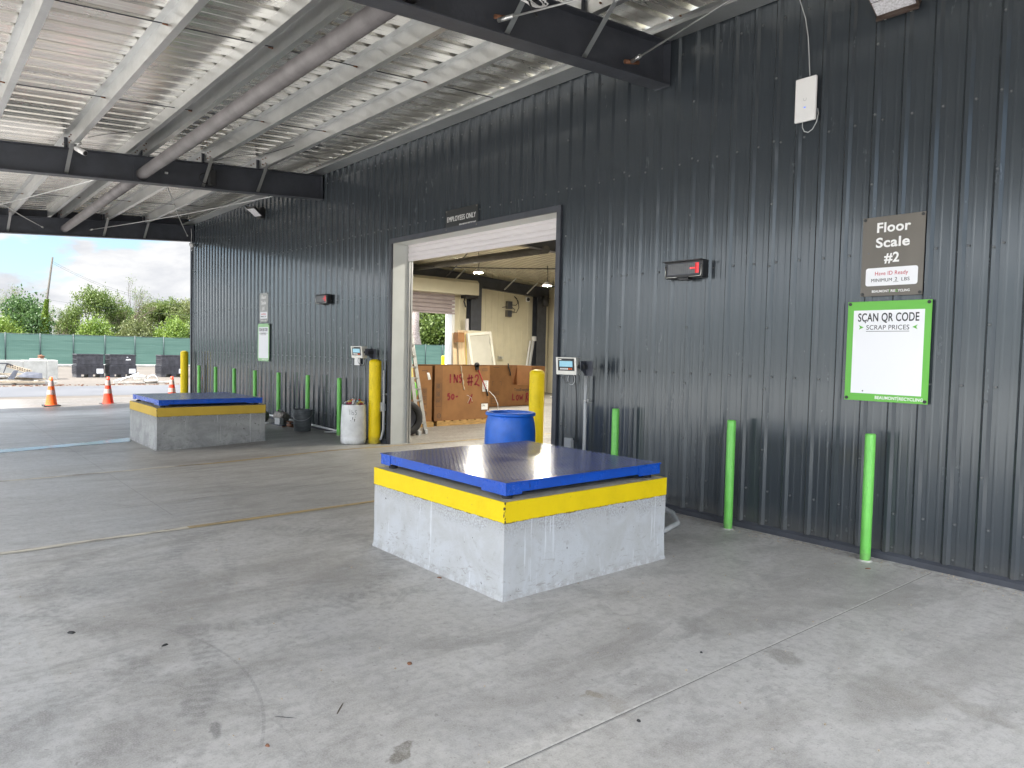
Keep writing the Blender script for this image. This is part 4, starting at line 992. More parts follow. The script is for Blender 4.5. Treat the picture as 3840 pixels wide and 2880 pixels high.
hs = [(-4.35, -1.53, .06), (-4.2, -1.2, .035), (-4.12, -.85, .03), (-4.2, -.55, .04), (-4.4, -.36, .075), (-4.7, -.25, .10), (-5.0, -.18, .06)]
cond('conduit', hs, .026, 'pvc_grey', 'curved grey hose conduit lying between the near concrete block and the wall')
def outlet(x, z, label):
    t = thing('outlet_box', label, 'outlet', (x, -.0245, z), 0, 'clear covered wall outlets')
    MB().box((-.035, -.03, 0), (.035, 0, .115)).build('back_box', 'pvc_grey', t, bevel=.004)
    MB().box((-.055, -.085, -.015), (.055, -.03, .145)).build('clear_lid', 'clear_cover', t, bevel=.012)
    MB().box((-.02, -.05, .02), (.02, -.031, .09)).build('socket', 'white_plastic', t)
    return t
ou = outlet(-6.19, .49, 'clear covered outlet box on the wall right of the doorway')
dup(ou, (-10.66, -.0245, .62), 0, 'clear covered outlet box on the wall behind the white drum')
t = thing('wireless_antenna', 'flat white wireless antenna panel high on the wall', 'antenna', (-3.325, -.05, 3.79))
MB().box((-.098, -.022, 0), (.098, .012, .39)).build('shell', 'white_plastic', t, bevel=.012)
m_ = MB(); ribbon(m_, [(-.013, .205), (-.013, .192), (-.009, .184), (0, .181), (.009, .184), (.013, .192), (.013, .205)], .004, -.0235); m_.build('emblem', 'pvc_grey', t)
m_ = MB(); m_.box((-.009, -.0245, .118), (.009, -.0225, .128)); m_.build('status_light', 'led_blue', t)
MB().box((-.03, .012, .1), (.03, .03, .3)).build('mount', 'pvc_grey', t)
m_ = MB(); m_.tube([(-.025, -.005, 0), (-.022, -.005, -.05), (-.005, -.002, -.085), (.03, 0, -.1), (.07, .0, -.08), (.103, .005, -.02), (.112, .012, .05), (.1, .02, .1)], .0042, 8)
m_.build('cable_loop', 'pvc_grey', t)
cond('cable', [(-3.31, -.03, 4.2), (-3.325, -.03, 4.38), (-3.34, -.032, 4.55), (-3.37, -.035, 4.72), (-3.43, -.035, 4.9), (-3.5, -.035, 5.1)], .0042, 'pvc_grey', 'thin grey cable rising from the white antenna panel', 'cable', n=8)
# flood lights
def flood(x, z, rz, label, big=1.):
    t = thing('flood_light', label, 'light', (x, -.03, z), rz)
    MB().box((-.09, -.06, -.02), (.09, .0, .16)).build('wall_mount', 'bronze_housing', t, bevel=.006)
    Mr = Matrix.Translation((0, -.05, .0)) @ Matrix.Rotation(radians(-28), 4, 'X')
    m_ = MB(); m_.box((-.165, -.30, .0), (.165, .01, .065), Mr); m_.build('housing', 'bronze_housing', t, bevel=.006)
    m_ = MB(); m_.box((-.165, -.31, -.035), (.165, -.29, .06), Mr); m_.box((-.165, .0, -.035), (.165, .02, .06), Mr); m_.build('end_bar', 'bronze_housing', t, bevel=.004)
    for y0 in (-.28, -.145):
        m_ = MB(); m_.box((-.15, y0, -.012), (.15, y0+.125, .0), Mr)
        m_.build('lens_panel', 'led_lens', t, bevel=.003)
    for x_ in (-.1, .1):
        m_ = MB(); m_.tube([Mr @ Vector((x_, .02, -.01)), Mr @ Vector((x_, .032, -.01))], .014, 10); m_.build('bolt', 'brushed_steel', t)
    return t
flood(-2.56, 4.50, 0, 'bronze flood light with two lens panels high on the wall at the picture edge')
t = thing('flood_light', 'small dark twin flood light high on the far part of the wall', 'light', (-16.1, -.03, 4.62))
MB().box((-.11, -.1, -.1), (.11, 0, .14)).build('wall_mount', 'black_plastic', t, bevel=.01)
for q, (dx, rz) in enumerate(((-.16, -.5), (.05, .25))):
    Mr = Matrix.Translation((dx, -.16, .02-.05*q)) @ Matrix.Rotation(rz, 4, 'Z') @ Matrix.Rotation(radians(-35), 4, 'X')
    m_ = MB(); m_.box((-.13, -.2, 0), (.13, .06, .05), Mr); m_.build('head', 'black_plastic', t, bevel=.006)
    m_ = MB(); m_.box((-.115, -.185, -.008), (.115, .045, 0.), Mr); m_.build('lens_panel', 'led_lens', t)
# things hanging from the canopy
t = thing('security_camera', 'white bullet security camera hanging under a canopy purlin', 'camera', (-12.75, -4.18, 4.68))
m_ = MB(); m_.tube([(0, 0, .02), (0, 0, -.01)], .045, 16); m_.tube([(0, 0, -.01), (0, 0, -.06), (.02, .02, -.09)], .018, 10); m_.build('mount', 'white_plastic', t)
m_ = MB(); m_.tube([(-.03, -.02, -.07), (.13, .07, -.16)], .042, 16); m_.build('barrel', 'white_plastic', t)
m_ = MB(); m_.tube([(.13, .07, -.16), (.137, .074, -.164)], .034, 16); m_.build('lens', 'black_plastic', t)
t = thing('corner_camera', 'round grey camera with a looped cable at the far top corner of the wall', 'camera', (-21.0, -.1, 4.42))
m_ = MB(); m_.lathe([(0, -.07), (.05, -.06), (.08, -.02), (.085, .03), (0, .03)], 18); m_.build('dome', 'pvc_grey', t)
m_ = MB(); m_.tube([(.0, -.02, -.1+.12*0)]+[(.09*cos(a)+.04, -.03, -.06+.11*sin(a)) for a in [k*.4 for k in range(15)]], .006, 6); m_.build('cable_loop', 'white_plastic', t)
m_ = MB(); m_.tube([(-.06, 0, .03), (-.09, 0, .15), (-.06, .0, .28), (-.12, 0, .45)], .006, 6); m_.build('cable', 'white_plastic', t)
t = thing('speaker_horn', 'black speaker box strapped to the middle canopy rafter', 'speaker', (-13.04, -2.12, 4.56))
MB().box((-.06, -.06, -.13), (.06, .06, .13)).build('case', 'black_plastic', t, bevel=.012)
m_ = MB(); m_.tube([(0, 0, .13), (0, 0, .24)], .03, 10); m_.build('bracket', 'black_plastic', t)
m_ = MB(); m_.tube([(-.02, -.1+.1*cos(a), -.02+.09*sin(a)) for a in [k*.45 for k in range(13)]], .007, 6); m_.build('cable_loop', 'black_rubber', t)
t = thing('cable_coil', 'coil of white cable tied to a brace on the nearest rafter', 'cable', (-4.62, -2.2, 4.62))
m_ = MB(); pts = []
for k in range(70):
    a = k*.55; r_ = .11+.012*sin(k*1.7); pts.append((.03*sin(k*.9), r_*cos(a)*1.2, .05*sin(a)+.012*cos(k*.37)))
m_.tube(pts, .0045, 6); m_.build('white_coil', 'white_plastic', t)
m_ = MB(); m_.tube([(.02, -.02+.05*sin(k*.8), .06-.02*k+.02*sin(k*1.3)) for k in range(12)], .008, 6); m_.build('black_cable', 'black_rubber', t)
m_ = MB(); m_.tube([(-4.86, -2.42, 4.49), (-4.85, -2.3, 4.51)], .02, 8); tag(m_.build('beam_clamp', 'rust'), 'rusty beam clamp on the nearest rafter beside the cable coil', 'clamp')
m_ = MB(); m_.tube([(-4.86, -.76, 4.57), (-4.84, -.58, 4.60)], .022, 8); tag(m_.build('beam_clamp', 'rust'), 'rusty beam clamp near the wall end of the nearest rafter', 'clamp')
t = thing('clip_lamp', 'tiny lit white lamp on the middle rafter beside the pipe strut', 'lamp', (-13.19+.012, -2.83, 4.545)); m_ = MB(); m_.box((0, -.02, -.015), (.03, .03, .015)); m_.build('lens', 'white_plastic', t)
cond('cable', [(-13.0, -4.0, 4.86), (-12.4, -3.9, 4.80), (-11.9, -3.5, 4.83), (-11.5, -3.3, 4.9)], .005, 'black_rubber', 'sagging black cable between two purlins near the security camera', 'cable', n=6)
cond('cable', [(-13.0, -2.1, 4.85), (-12.4, -1.9, 4.87), (-11.9, -1.6, 4.86), (-11.5, -1.3, 4.97)], .005, 'black_rubber', 'sagging black cable over the speaker box', 'cable', n=6)
# ------------------------------------------------------------------ inside the hall
ZI = .06
SP = {  # hand sprayed strokes, unit height
 'I': [[(.1, 0), (.1, 1)]], 'N': [[(0, 0), (.02, 1)], [(.02, .95), (.42, .05)], [(.42, 0), (.45, .9)]], 'S': [[(.42, .8), (.3, .92), (.1, .85), (.08, .62), (.3, .5), (.42, .3), (.3, .08), (.05, .1)]],
 '#': [[(.2, 0), (.25, 1)], [(.48, -.05), (.52, .95)], [(0, .62), (.72, .72)], [(0, .3), (.7, .36)]], '2': [[(.05, .7), (.15, .92), (.38, .92), (.45, .7), (.3, .4), (.02, .05)], [(.02, .05), (.2, .14), (.6, -.06)]],
 '5': [[(.45, .95), (.1, .9), (.08, .6), (.35, .62), (.45, .35), (.3, .05), (.03, .08)]], '0': [[(.25, .85), (.05, .65), (.05, .25), (.25, .05), (.45, .25), (.45, .65), (.25, .85)]], '-': [[(.05, .45), (.5, .5)]],
 '%': [[(.05, -.1), (.45, .95)], [(.08, .8), (.12, .72)], [(.42, .1), (.46, .02)]], 'L': [[(.1, 1), (.02, .1), (.45, .15)]], 'O': [[(.25, .8), (.05, .55), (.1, .15), (.3, .05), (.45, .3), (.4, .7), (.25, .8)]],
 'W': [[(0, .8), (.1, .1), (.3, .55), (.42, .1), (.6, .85)]], 'R': [[(.05, -.3), (.08, 1)], [(.08, 1), (.4, .95), (.42, .65), (.1, .5)], [(.1, .5), (.5, -.1)]]}
def spray(t, txt, y, z, h, X, adv=.62, wd=.036):
    m_ = MB()
    for ch in txt:
        for st in SP.get(ch, []):
            P = []
            for (a, b), (c, d) in zip(st, st[1:]): P += [(a+(c-a)*k/4, b+(d-b)*k/4) for k in range(4)]
            P.append(st[-1]); ribbon(m_, [(y+a*h, z+b*h) for a, b in P], wd, fn=lambda a, b: (X, a, b))
        y += h*(adv if ch != ' ' else .45)
    m_.build('sprayed_word', 'spray_red', t)
def pallet(x, y, w_, d, label, slats=7):
    t = thing('pallet', label, 'pallet', (x, y, ZI))
    for k in range(3): MB().box((-d+k*(d-.09)/2, 0, .0), (-d+k*(d-.09)/2+.09, w_, .09)).build('runner', 'pallet_wood', t, bevel=.003)
    for k in range(slats): MB().box((-d, w_*k/slats+.01, .092), (.0, w_*(k+1)/slats-.035, .11)).build('slat', 'pallet_wood', t, bevel=.002)
    return t
PX = -12.5
pallet(PX+.02, 2.3, 1.42, 1.1, 'wooden pallet under the big cardboard bin sprayed with red letters')
pallet(PX+.05, 1.2, 1.0, 1.1, 'wooden pallet under the plain cardboard bin behind the ladder', 5)
def carton(name, x, y0, y1, d, z0, z1, label, ribs=True, cut=None, m='cardboard'):
    t = thing(name, label, 'carton', (x, y0, z0)); W_, H = y1-y0, z1-z0; e = .012
    m_ = MB()
    if cut:
        a, b, c = cut
        m_.box((-e, 0, 0), (0, a, H)); m_.box((-e, b, 0), (0, W_, H)); m_.box((-e, a, 0), (0, b, c))
    else: m_.box((-e, 0, 0), (0, W_, H))
    m_.build('front_panel', m, t)
    for a_ in (0, W_-e): MB().box((-d, a_, 0), (-e, a_+e, H)).build('side_panel', 'cardboard_shaded', t)
    MB().box((-d-e, 0, 0), (-d, W_, H)).build('back_panel', 'cardboard_shaded', t)
    MB().box((-d, e, .0), (-e, W_-e, .02)).build('bottom', 'cardboard_shaded', t)
    return t
def icons(t, y, z, rows, X=.0015, s=.11):
    m_ = MB()
    for r_ in range(rows):
        zz = z-r_*s*1.32
        for P in ([(y, zz), (y+s, zz), (y+s, zz-s*1.15), (y, zz-s*1.15), (y, zz)],): ribbon(m_, P, .006, fn=lambda a, b: (X, a, b))
        for k in range(2):
            for j in range(2 if r_ < 2 else 1):
                a, b = y+.018+.045*k, zz-.025-.048*j; ribbon(m_, [(a, b), (a+.03, b), (a+.03, b-.032), (a, b-.032), (a, b)], .009, fn=lambda a, b: (X, a, b))
    m_.build('printed_icon', 'ink_black', t)
def ring_icon(t, y, z, r_, X=.0015):
    m_ = MB(); ribbon(m_, [(y+r_*cos(a), z+r_*sin(a)) for a in [k*pi/8 for k in range(17)]], .010, fn=lambda a, b: (X, a, b)); ribbon(m_, [(y-.5*r_, z+.2*r_), (y, z-.4*r_), (y+.5*r_, z+.3*r_)], .010, fn=lambda a, b: (X, a, b)); m_.build('printed_icon', 'ink_black', t)
A = carton('cardboard_bin', PX-.02, 1.35, 2.19, 1.0, .17, 1.335, 'plain cardboard bin with printed icons, partly behind the ladder')
icons(A, .60, .70, 3); ring_icon(A, .66, .17, .045); m_ = MB(); ribbon(m_, [(.58, 1.06), (.72, 1.06), (.72, 1.02)], .010, fn=lambda a, b: (.0015, a, b)); m_.build('printed_icon', 'ink_black', A)
m_ = MB(); m_.add([(.004, .70, 1.02), (.004, .76, 1.02), (.03, .79, .88), (.006, .74, .87)], [(0, 1, 2, 3)]); m_.build('torn_paper', 'ink_white', A)
Bx = carton('cardboard_bin', PX, 2.24, 3.71, 1.0, .17, 1.34, 'big cardboard bin sprayed with red letters and a number sign')
m_ = MB(); m_.box((.0012, 0, 0), (.003, .20, 1.17)); m_.build('corner_flap', 'cardboard_shaded', Bx)
icons(Bx, .04, .80, 3, .0045, .13); ring_icon(Bx, .12, .11, .045, .0045)
spray(Bx, 'INS', .38, .80, .19, .002); spray(Bx, '#2', .84, .74, .24, .002, .85); spray(Bx, '50-', .33, .44, .14, .002, .75); spray(Bx, '%', .90, .36, .20, .002)
m_ = MB(); m_.box((0, 1.27, .60), (.002, 1.43, .84)); m_.build('shipping_label', 'ink_white', Bx)
m_ = MB(); m_.box((0, 1.25, .20), (.002, 1.43, .33)); m_.build('shipping_label', 'ink_white', Bx)
text_mesh('CPN', .06, 'ink_black', 'printed_word', Bx, (.003, 1.26, .27), 0, rot=(pi/2, 0, pi/2), width=.08)
m_ = MB(); ribbon(m_, [(1.24, .345), (1.445, .345), (1.445, .19), (1.24, .19), (1.24, .345)], .009, fn=lambda a, b: (.0015, a, b)); ribbon(m_, [(1.26, 1.10), (1.40, 1.10), (1.40, 1.06), (1.26, 1.06), (1.26, 1.10)], .009, fn=lambda a, b: (.0015, a, b))
for q in range(7): ribbon(m_, [(1.285, .815-.03*q), (1.285+.12*(1-.1*(q % 3)), .815-.03*q)], .010, fn=lambda a, b: (.003, a, b))
m_.build('printed_line', 'ink_black', Bx)
m_ = MB(); pts = [(.012, .66+.10*k/11+.008*sin(k*2), 1.17-.52*k/11) for k in range(12)]; m_.tube(pts, [.008+.006*(k % 3) for k in range(12)], 6); m_.build('straw_bundle', 'tan_scrap', Bx)
m_ = MB(); m_.tube([(.01, .84, .53), (.012, .9, .51), (.012, .96, .47), (.01, .99, .39)], .003, 6); m_.tube([(.01, .93, .49), (.01, .90, .42), (.01, .86, .36)], .003, 6); m_.build('dangling_wire', 'pvc_white', Bx)
Cx = carton('cardboard_bin', -16.1, 6.52, 8.75, 1.3, .07, 1.24, 'wide cardboard bin with a cut out front, farther back by the yellow bollard', cut=(.90, 1.66, .62))
text_mesh('TotalEnergies', .12, 'ink_black', 'printed_word', Cx, (.002, 1.00, .43), .001, rot=(pi/2, 0, pi/2), width=.60)
spray(Cx, 'LOW R', .93, .15, .21, .002, .7, .04)
m_ = MB()
for P in ([(.14, .0), (.42, .0), (.42, .16), (.14, .16), (.14, 0)], [(.2, .26), (.42, .26), (.42, .34), (.2, .34), (.2, .26)], [(.2, .30), (.42, .30)], [(.16, .52), (.16, .64), (.22, .64)], [(.44, .64), (.5, .64), (.5, .52)], [(.2, 1.05), (.42, 1.05)], [(.16, .08), (.40, .08)]): ribbon(m_, [(a, b+.08) for a, b in P], .009, fn=lambda a, b: (.002, a, b))
m_.build('printed_icon', 'ink_black', Cx)
m_ = MB(); m_.tube([(.03, .72, 1.25), (.04, .74, 1.12), (.04, .80, .98), (.03, .82, .9)], .02, 6); tag(m_.build('rubber_strip', 'black_rubber', None, (-16.1, 6.52, .07)), 'black rubber strip hooked over the rim of the wide cut out bin', 'strip')
# bolt cutter hung on the bin edge
t = thing('bolt_cutter', 'red handled bolt cutter hanging over the edge of the sprayed cardboard bin', 'tool', (PX+.03, 3.32, 1.36))
m_ = MB(); m_.tube([(0, .03, -.08), (.02, .17, -.38), (.02, .26, -.55)], .012, 8); m_.build('handle', 'red_handle', t)
m_ = MB(); m_.tube([(.02, .25, -.53), (.02, .31, -.68)], .019, 8); m_.build('grip', 'black_rubber', t)
m_ = MB(); m_.lathe([(0, -.02), (.055, -.02), (.055, .02), (0, .02)], 14, M=Matrix.Rotation(pi/2, 4, 'Y')); m_.box((-.02, -.03, -.11), (.02, .045, 0)); m_.build('jaw', 'black_plastic', t)
m_ = MB(); pts = [(PX+.04, 3.67, .78), (PX+.1, 3.78, .66), (PX+.12, 3.86, .5), (PX+.12, 3.88, .3)]; m_.tube(pts, .008, 6); tag(m_.build('white_hose', 'pvc_white'), 'thin white hose drooping beside the sprayed cardboard bin', 'hose')
# ladder
mat('old_alu', (.34, .34, .33), .45, .5, .2, 9)
t = thing('ladder', 'aluminium step ladder leaning just inside the left door jamb', 'ladder', (0, 0, 0))
LA, LB = Vector((-11.36, 1.12, ZI)), Vector((-11.50, 1.36, ZI)); TA, TB = LA+Vector((-.60, .0, 2.35)), LB+Vector((-.60, -.06, 2.35))
for a, b in ((LA, TA), (LB, TB)):
    m_ = MB(); m_.bar(a+Vector((0, 0, .06)), b, .075, .028, (1, 0, 0)); m_.build('rail', 'old_alu', t)
    m_ = MB(); m_.box((a.x-.05, a.y-.03, a.z), (a.x+.05, a.y+.03, a.z+.08)); m_.build('foot', 'pvc_grey', t)
for k in range(10):
    a = LA.lerp(TA, .09+.09*k); b = LB.lerp(TB, .09+.09*k); m_ = MB(); m_.bar(a, b, .06, .03); m_.build('rung', 'old_alu', t)
m_ = MB(); a, b = LA.lerp(TA, .46), LA.lerp(TA, .54); m_.bar(a+Vector((.018, -.004, 0)), b+Vector((.018, -.004, 0)), .06, .02, (1, 0, 0)); m_.build('sticker', 'yellow_insulation', t)
# tyre
t = thing('truck_tyre', 'big worn black tyre standing inside the left door jamb', 'tyre', (-11.40, .84, ZI+.33), atan2(.55, -.84)+pi/2+.5)
Mx = Matrix.Rotation(pi/2, 4, 'X')
m_ = MB(); m_.lathe([(.2, -.1), (.24, -.125), (.30, -.12), (.325, -.085), (.335, -.03), (.335, .03), (.325, .085), (.30, .12), (.24, .125), (.2, .1), (.2, -.1)], 44, M=Mx); m_.build('carcass', 'black_rubber', t)
m_ = MB(); m_.lathe([(.2, -.05), (.09, -.02), (.0, -.02)], 30, M=Mx); m_.lathe([(.2, .05), (.09, .02), (.0, .02)], 30, M=Mx); m_.build('wheel_rim', 'dark_sheet', t)
# hi-vis vest and a box behind the ladder
m_ = MB(); m_.lathe([(0, 0), (.16, .02), (.2, .16), (.16, .32), (.08, .40), (0, .41)], 16); tag(m_.build('work_vest', 'sign_green', None, (-12.0, 1.28, ZI+.62)), 'lime green work vest bundled behind the ladder', 'vest')
m_ = MB(); m_.box((-.35, -.3, 0), (.3, .3, .62)); tag(m_.build('storage_box', 'cardboard', None, (-12.02, 1.0, ZI)), 'low cardboard box behind the tyre and the ladder', 'box')
# stacked boards, door leaves and frames at the end wall
def lean(name, m, y0, y1, x, h, tk, lean_, label, cat, extra=None):
    o = MB().box((-tk, 0, 0), (0, y1-y0, h)).build(name, m, None, (x, y0, ZI), bevel=.003); o.rotation_euler = (0, lean_, 0); return tag(o, label, cat)
lean('board', 'pine_wood', 8.62, 9.0, -20.25, 2.28, .05, -.10, 'tall wooden board leaning at the front left of the stack by the far roller door', 'board')
lean('board', 'pine_wood', 8.72, 9.14, -20.38, 2.33, .06, -.10, 'wooden board behind the front board in the stack by the far roller door', 'board')
lean('board', 'pine_wood', 8.40, 8.56, -20.30, 2.22, .05, -.08, 'narrow wooden batten at the outer edge of the leaning stack', 'board')
lean('foam_sheet', 'yellow_insulation', 8.92, 9.10, -20.22, 2.22, .05, -.10, 'yellow foam sheet leaning between the boards and the white frames', 'sheet')
lean('board', 'cream_hood', 8.9, 10.1, -20.5, 2.34, .05, -.08, 'long cream panel at the back of the leaning stack', 'board')
lean('timber', 'curtain_steel', 9.15, 9.27, -20.62, 2.75, .06, -.04, 'tall pale timber sticking up behind the leaning stack', 'timber')
o = MB().box((-.25, 0, 0), (0, .26, .34)).build('carton_flap', 'cardboard', None, (-20.1, 8.36, 1.95)); tag(o, 'brown cardboard piece on top of the leaning boards', 'cardboard')
def frame(x, y0, y1, h, lean_, ln2, label, panel):
    t = thing('door_frame', label, 'door frame', (x, y0, ZI)); t.rotation_euler = (ln2, lean_, 0); W_ = y1-y0
    for a, b in ((0, .09), (W_-.09, W_)): MB().box((-.1, a, 0), (0, b, h)).build('stile', 'white_frame', t, bevel=.004)
    MB().box((-.1, .0905, h-.1), (0, W_-.0905, h)).build('head', 'white_frame', t, bevel=.004)
    if panel:
        MB().box((-.06, .0905, .02), (-.04, W_-.0905, h-.105)).build('leaf_panel', 'grey_panel', t)
        for z_ in (h-.45, h-1.1):
            MB().box((-.02, W_-.13, z_), (.008, W_-.085, z_+.13)).build('hinge', 'brushed_steel', t)
        m_ = MB(); m_.tube([(-.04, W_-.3, .98), (-.03, W_-.3, .98)], .05, 12); m_.build('knob_hole', 'black_plastic', t)
    return t
frame(-20.1, 8.93, 9.05, 2.22, -.10, -.0, 'narrow white frame edge leaning against the panelled frame', False)
frame(-19.95, 9.06, 10.14, 2.24, -.12, .10, 'white door frame with a grey panel and hinges leaning at the end wall', True)
t = thing('leaning_pipe', 'grey plastic channel leaning beside the dark column near the end wall', 'pipe', (0, 0, 0)); m_ = MB(); m_.bar((-20.72, 12.05, ZI), (-20.86, 12.55, 2.25), .09, .06); m_.build('channel', 'pvc_grey', t)
m_ = MB(); m_.box((-20.92, 12.49, 2.1), (-20.80, 12.63, 2.28)); m_.build('collar', 'white_plastic', t)
m_ = MB(); m_.bar((-20.78, 11.95, ZI), (-20.9, 12.4, 2.1), .05, .05); tag(m_.build('leaning_rod', 'pvc_white'), 'thin pale rod leaning against the end wall beside the channel', 'rod')
# electrics on the end wall
for q, (y0, y1, z0, z1) in enumerate(((11.21, 11.44, 3.28, 3.57), (11.2, 11.42, 2.98, 3.23))):
    t = thing('junction_box', ('upper', 'lower')[q]+' of the two dark junction boxes on the cream end wall', 'junction box', (-21.02, y0, z0))
    MB().box((0, 0, 0), (.14, y1-y0, z1-z0)).build('case', 'sign_brown', t, bevel=.01)
    MB().box((.14, .01, .01), (.152, y1-y0-.01, z1-z0-.01)).build('cover', 'dark_sheet', t, bevel=.004)
for q, pts in enumerate(([(-20.95, 11.44, 3.44), (-20.9, 11.62, 3.43), (-20.9, 11.72, 3.52), (-20.92, 11.68, 3.7), (-20.98, 11.6, 3.78)], [(-20.95, 11.44, 3.14), (-20.9, 11.66, 3.16), (-20.9, 11.78, 3.36), (-20.9, 11.74, 3.6), (-20.98, 11.62, 3.76)], [(-20.95, 11.44, 3.2), (-20.9, 11.56, 3.18), (-20.9, 11.58, 3.28), (-20.9, 11.5, 3.3), (-20.95, 11.44, 3.38)], [(-20.9, 11.21, 3.36), (-20.9, 11.08, 3.34), (-20.95, 11.0, 3.32)])):
    m_ = MB(); m_.tube(pts, .013, 6); tag(m_.build('cable', 'black_rubber'), ['black cable from the upper junction box curling up the end wall', 'wide black cable loop from the lower junction box', 'small cable loop between the two junction boxes', 'short cable left of the upper junction box'][q], 'cable')
t = thing('dome_camera', 'white dome camera near the top of the cream end wall by the corner column', 'camera', (-20.99, 12.28, 3.70)); m_ = MB(); m_.box((0, -.09, -.09), (.05, .09, .09)); m_.build('base', 'white_plastic', t, bevel=.01)
m_ = MB(); m_.lathe([(.07, 0), (.06, .04), (.03, .07), (0, .08)], 16, M=Matrix.Translation((.05, 0, 0)) @ Matrix.Rotation(pi/2, 4, 'Y')); m_.build('dome', 'black_plastic', t)
t = thing('wall_socket', 'small steel socket box low on the cream end wall', 'socket', (-20.99, 10.85, 1.36)); m_ = MB(); m_.box((0, 0, 0), (.08, .1, .13)); m_.build('box', 'brushed_steel', t)
m_ = MB(); m_.tube([(.08, .12, .07), (.15, .12, .07)], .05, 12); m_.build('cap', 'brushed_steel', t)
# ceiling lamps (lit)
def hall_lamp(x, y, z, label):
    t = thing('ceiling_lamp', label, 'lamp', (x, y, z), 0, 'round lit ceiling lamps in the hall')
    m_ = MB(); m_.lathe([(.14, .0), (.15, .02), (.12, .07), (.06, .12), (0, .12)], 28); m_.build('housing', 'white_plastic', t)
    m_ = MB(); m_.disc((0, 0, -.002), .138, 28); m_.build('lens', 'lamp_disc', t)
    m_ = MB(); m_.tube([(0, 0, .12), (.03, .0, .3), (.0, .0, 5.1-.062*y-z)], .012, 6); m_.build('stem', 'black_plastic', t)
    return t
L0 = hall_lamp(-17.4, 7.1, 4.03, 'round lit ceiling lamp in front of the dark rafter inside the hall')
dup(L0, (-16.8, 9.4, 3.78), 0, 'round lit ceiling lamp beside the right jamb inside the hall')
for q, (x, y) in enumerate(((-17.4, 2.6), (-9.5, 7), (-9.5, 2.4), (-4, 5), (-9, 11.2))): dup(L0, (x, y, 4.1), 0, ['lit ceiling lamp above the bins behind the left jamb', 'lit ceiling lamp above the middle of the hall', 'lit ceiling lamp close behind the doorway', 'lit ceiling lamp at the near end of the hall', 'lit ceiling lamp near the back wall'][q])
for q, (a, b, s_) in enumerate((((-20.7, 5.8, 4.40), (-13.2, 9.9, 4.1), .05), ((-20.7, 8.2, 4.2), (-13.2, 4.1, 4.5), .05))):
    m_ = MB(); a, b = Vector(a), Vector(b); m_.tube([a.lerp(b, k/8)-Vector((0, 0, s_*4*(k/8)*(1-k/8))) for k in range(9)], .016, 6); tag(m_.build('tie_cable', 'black_rubber'), ['black cable crossing under the hall roof toward the back', 'black cable crossing under the hall roof toward the doorway'][q], 'cable')
m_ = MB(); m_.lathe([(0, -.2), (.12, -.18), (.16, 0), (.12, .2), (0, .25)], 14); tag(m_.build('fan_motor', 'black_plastic', None, (-20.45, 12.72, 3.62)), 'black fan motor at the corner column of the hall', 'motor')
# heap of wire scrap behind the right jamb
rr = random.Random(11)
t = thing('scrap_crate', 'low open crate full of tangled wire scrap behind the yellow bollard in the hall', 'crate', (-15.0, 8.6, ZI)); m_ = MB(); m_.box((-.6, 0, 0), (0, 1.3, .12)); m_.build('base', 'dark_sheet', t)
for q in range(26):
    m_ = MB(); p = Vector((rr.uniform(-.4, .0), rr.uniform(.1, 1.2), rr.uniform(.15, .75))); pts = [p]
    for k in range(6): p = p+Vector((rr.uniform(-.15, .15), rr.uniform(-.3, .3), rr.uniform(-.06, .06))); pts.append(Vector((min(.05, p.x), max(0, min(1.3, p.y)), max(.13, p.z))))
    m_.tube(pts, rr.uniform(.012, .03), 6); m_.build('wire', rr.choice(['pvc_grey', 'black_rubber', 'black_rubber', 'dark_sheet', 'alu_scrap']), t)
tag(MB().box((-.3, 0, 0), (0, .35, .3)).build('red_case', 'red_handle', None, (-15.1, 9.0, ZI+.85), bevel=.02), 'red case on top of the wire scrap heap', 'case')

# ------------------------------------------------------------------ yard: cones, crates, block, scrap
def cone(y, m, label):
    t = thing('traffic_cone', label, 'cone', (-21.75, y, zf(-21.75, y)*.1+.002), 0)
    MB().box((-.19, -.19, 0), (.19, .19, .032)).build('base', 'black_rubber', t, bevel=.01)
    rz = lambda z: .135-.098*(z-.03)/.71
    segs = [(.03, .30, m), (.30, .42, 'cone_white'), (.42, .51, m), (.51, .64, 'cone_white'), (.64, .745, m)]
    m_ = MB(); m_.lathe([(.145, .03), (rz(.05), .055), (rz(.30), .30), (rz(.42), .42), (rz(.64), .64), (.034, .745), (.028, .745), (.028, .7)], 28); m_.build('body', m, t)
    for a, b in ((.30, .42), (.515, .655)):
        m_ = MB(); m_.lathe([(rz(a)+.002, a), (rz(b)+.002, b)], 28); m_.build('reflective_band', 'cone_white', t)
    return t
cone(-3.33, 'cone_orange', 'orange traffic cone with faded bands, farthest from the wall')
cone(-2.03, 'cone_red', 'red traffic cone standing in the open between the two other cones')
cone(-.42, 'cone_red', 'red traffic cone next to the far yellow bollard')
YZ = -.03
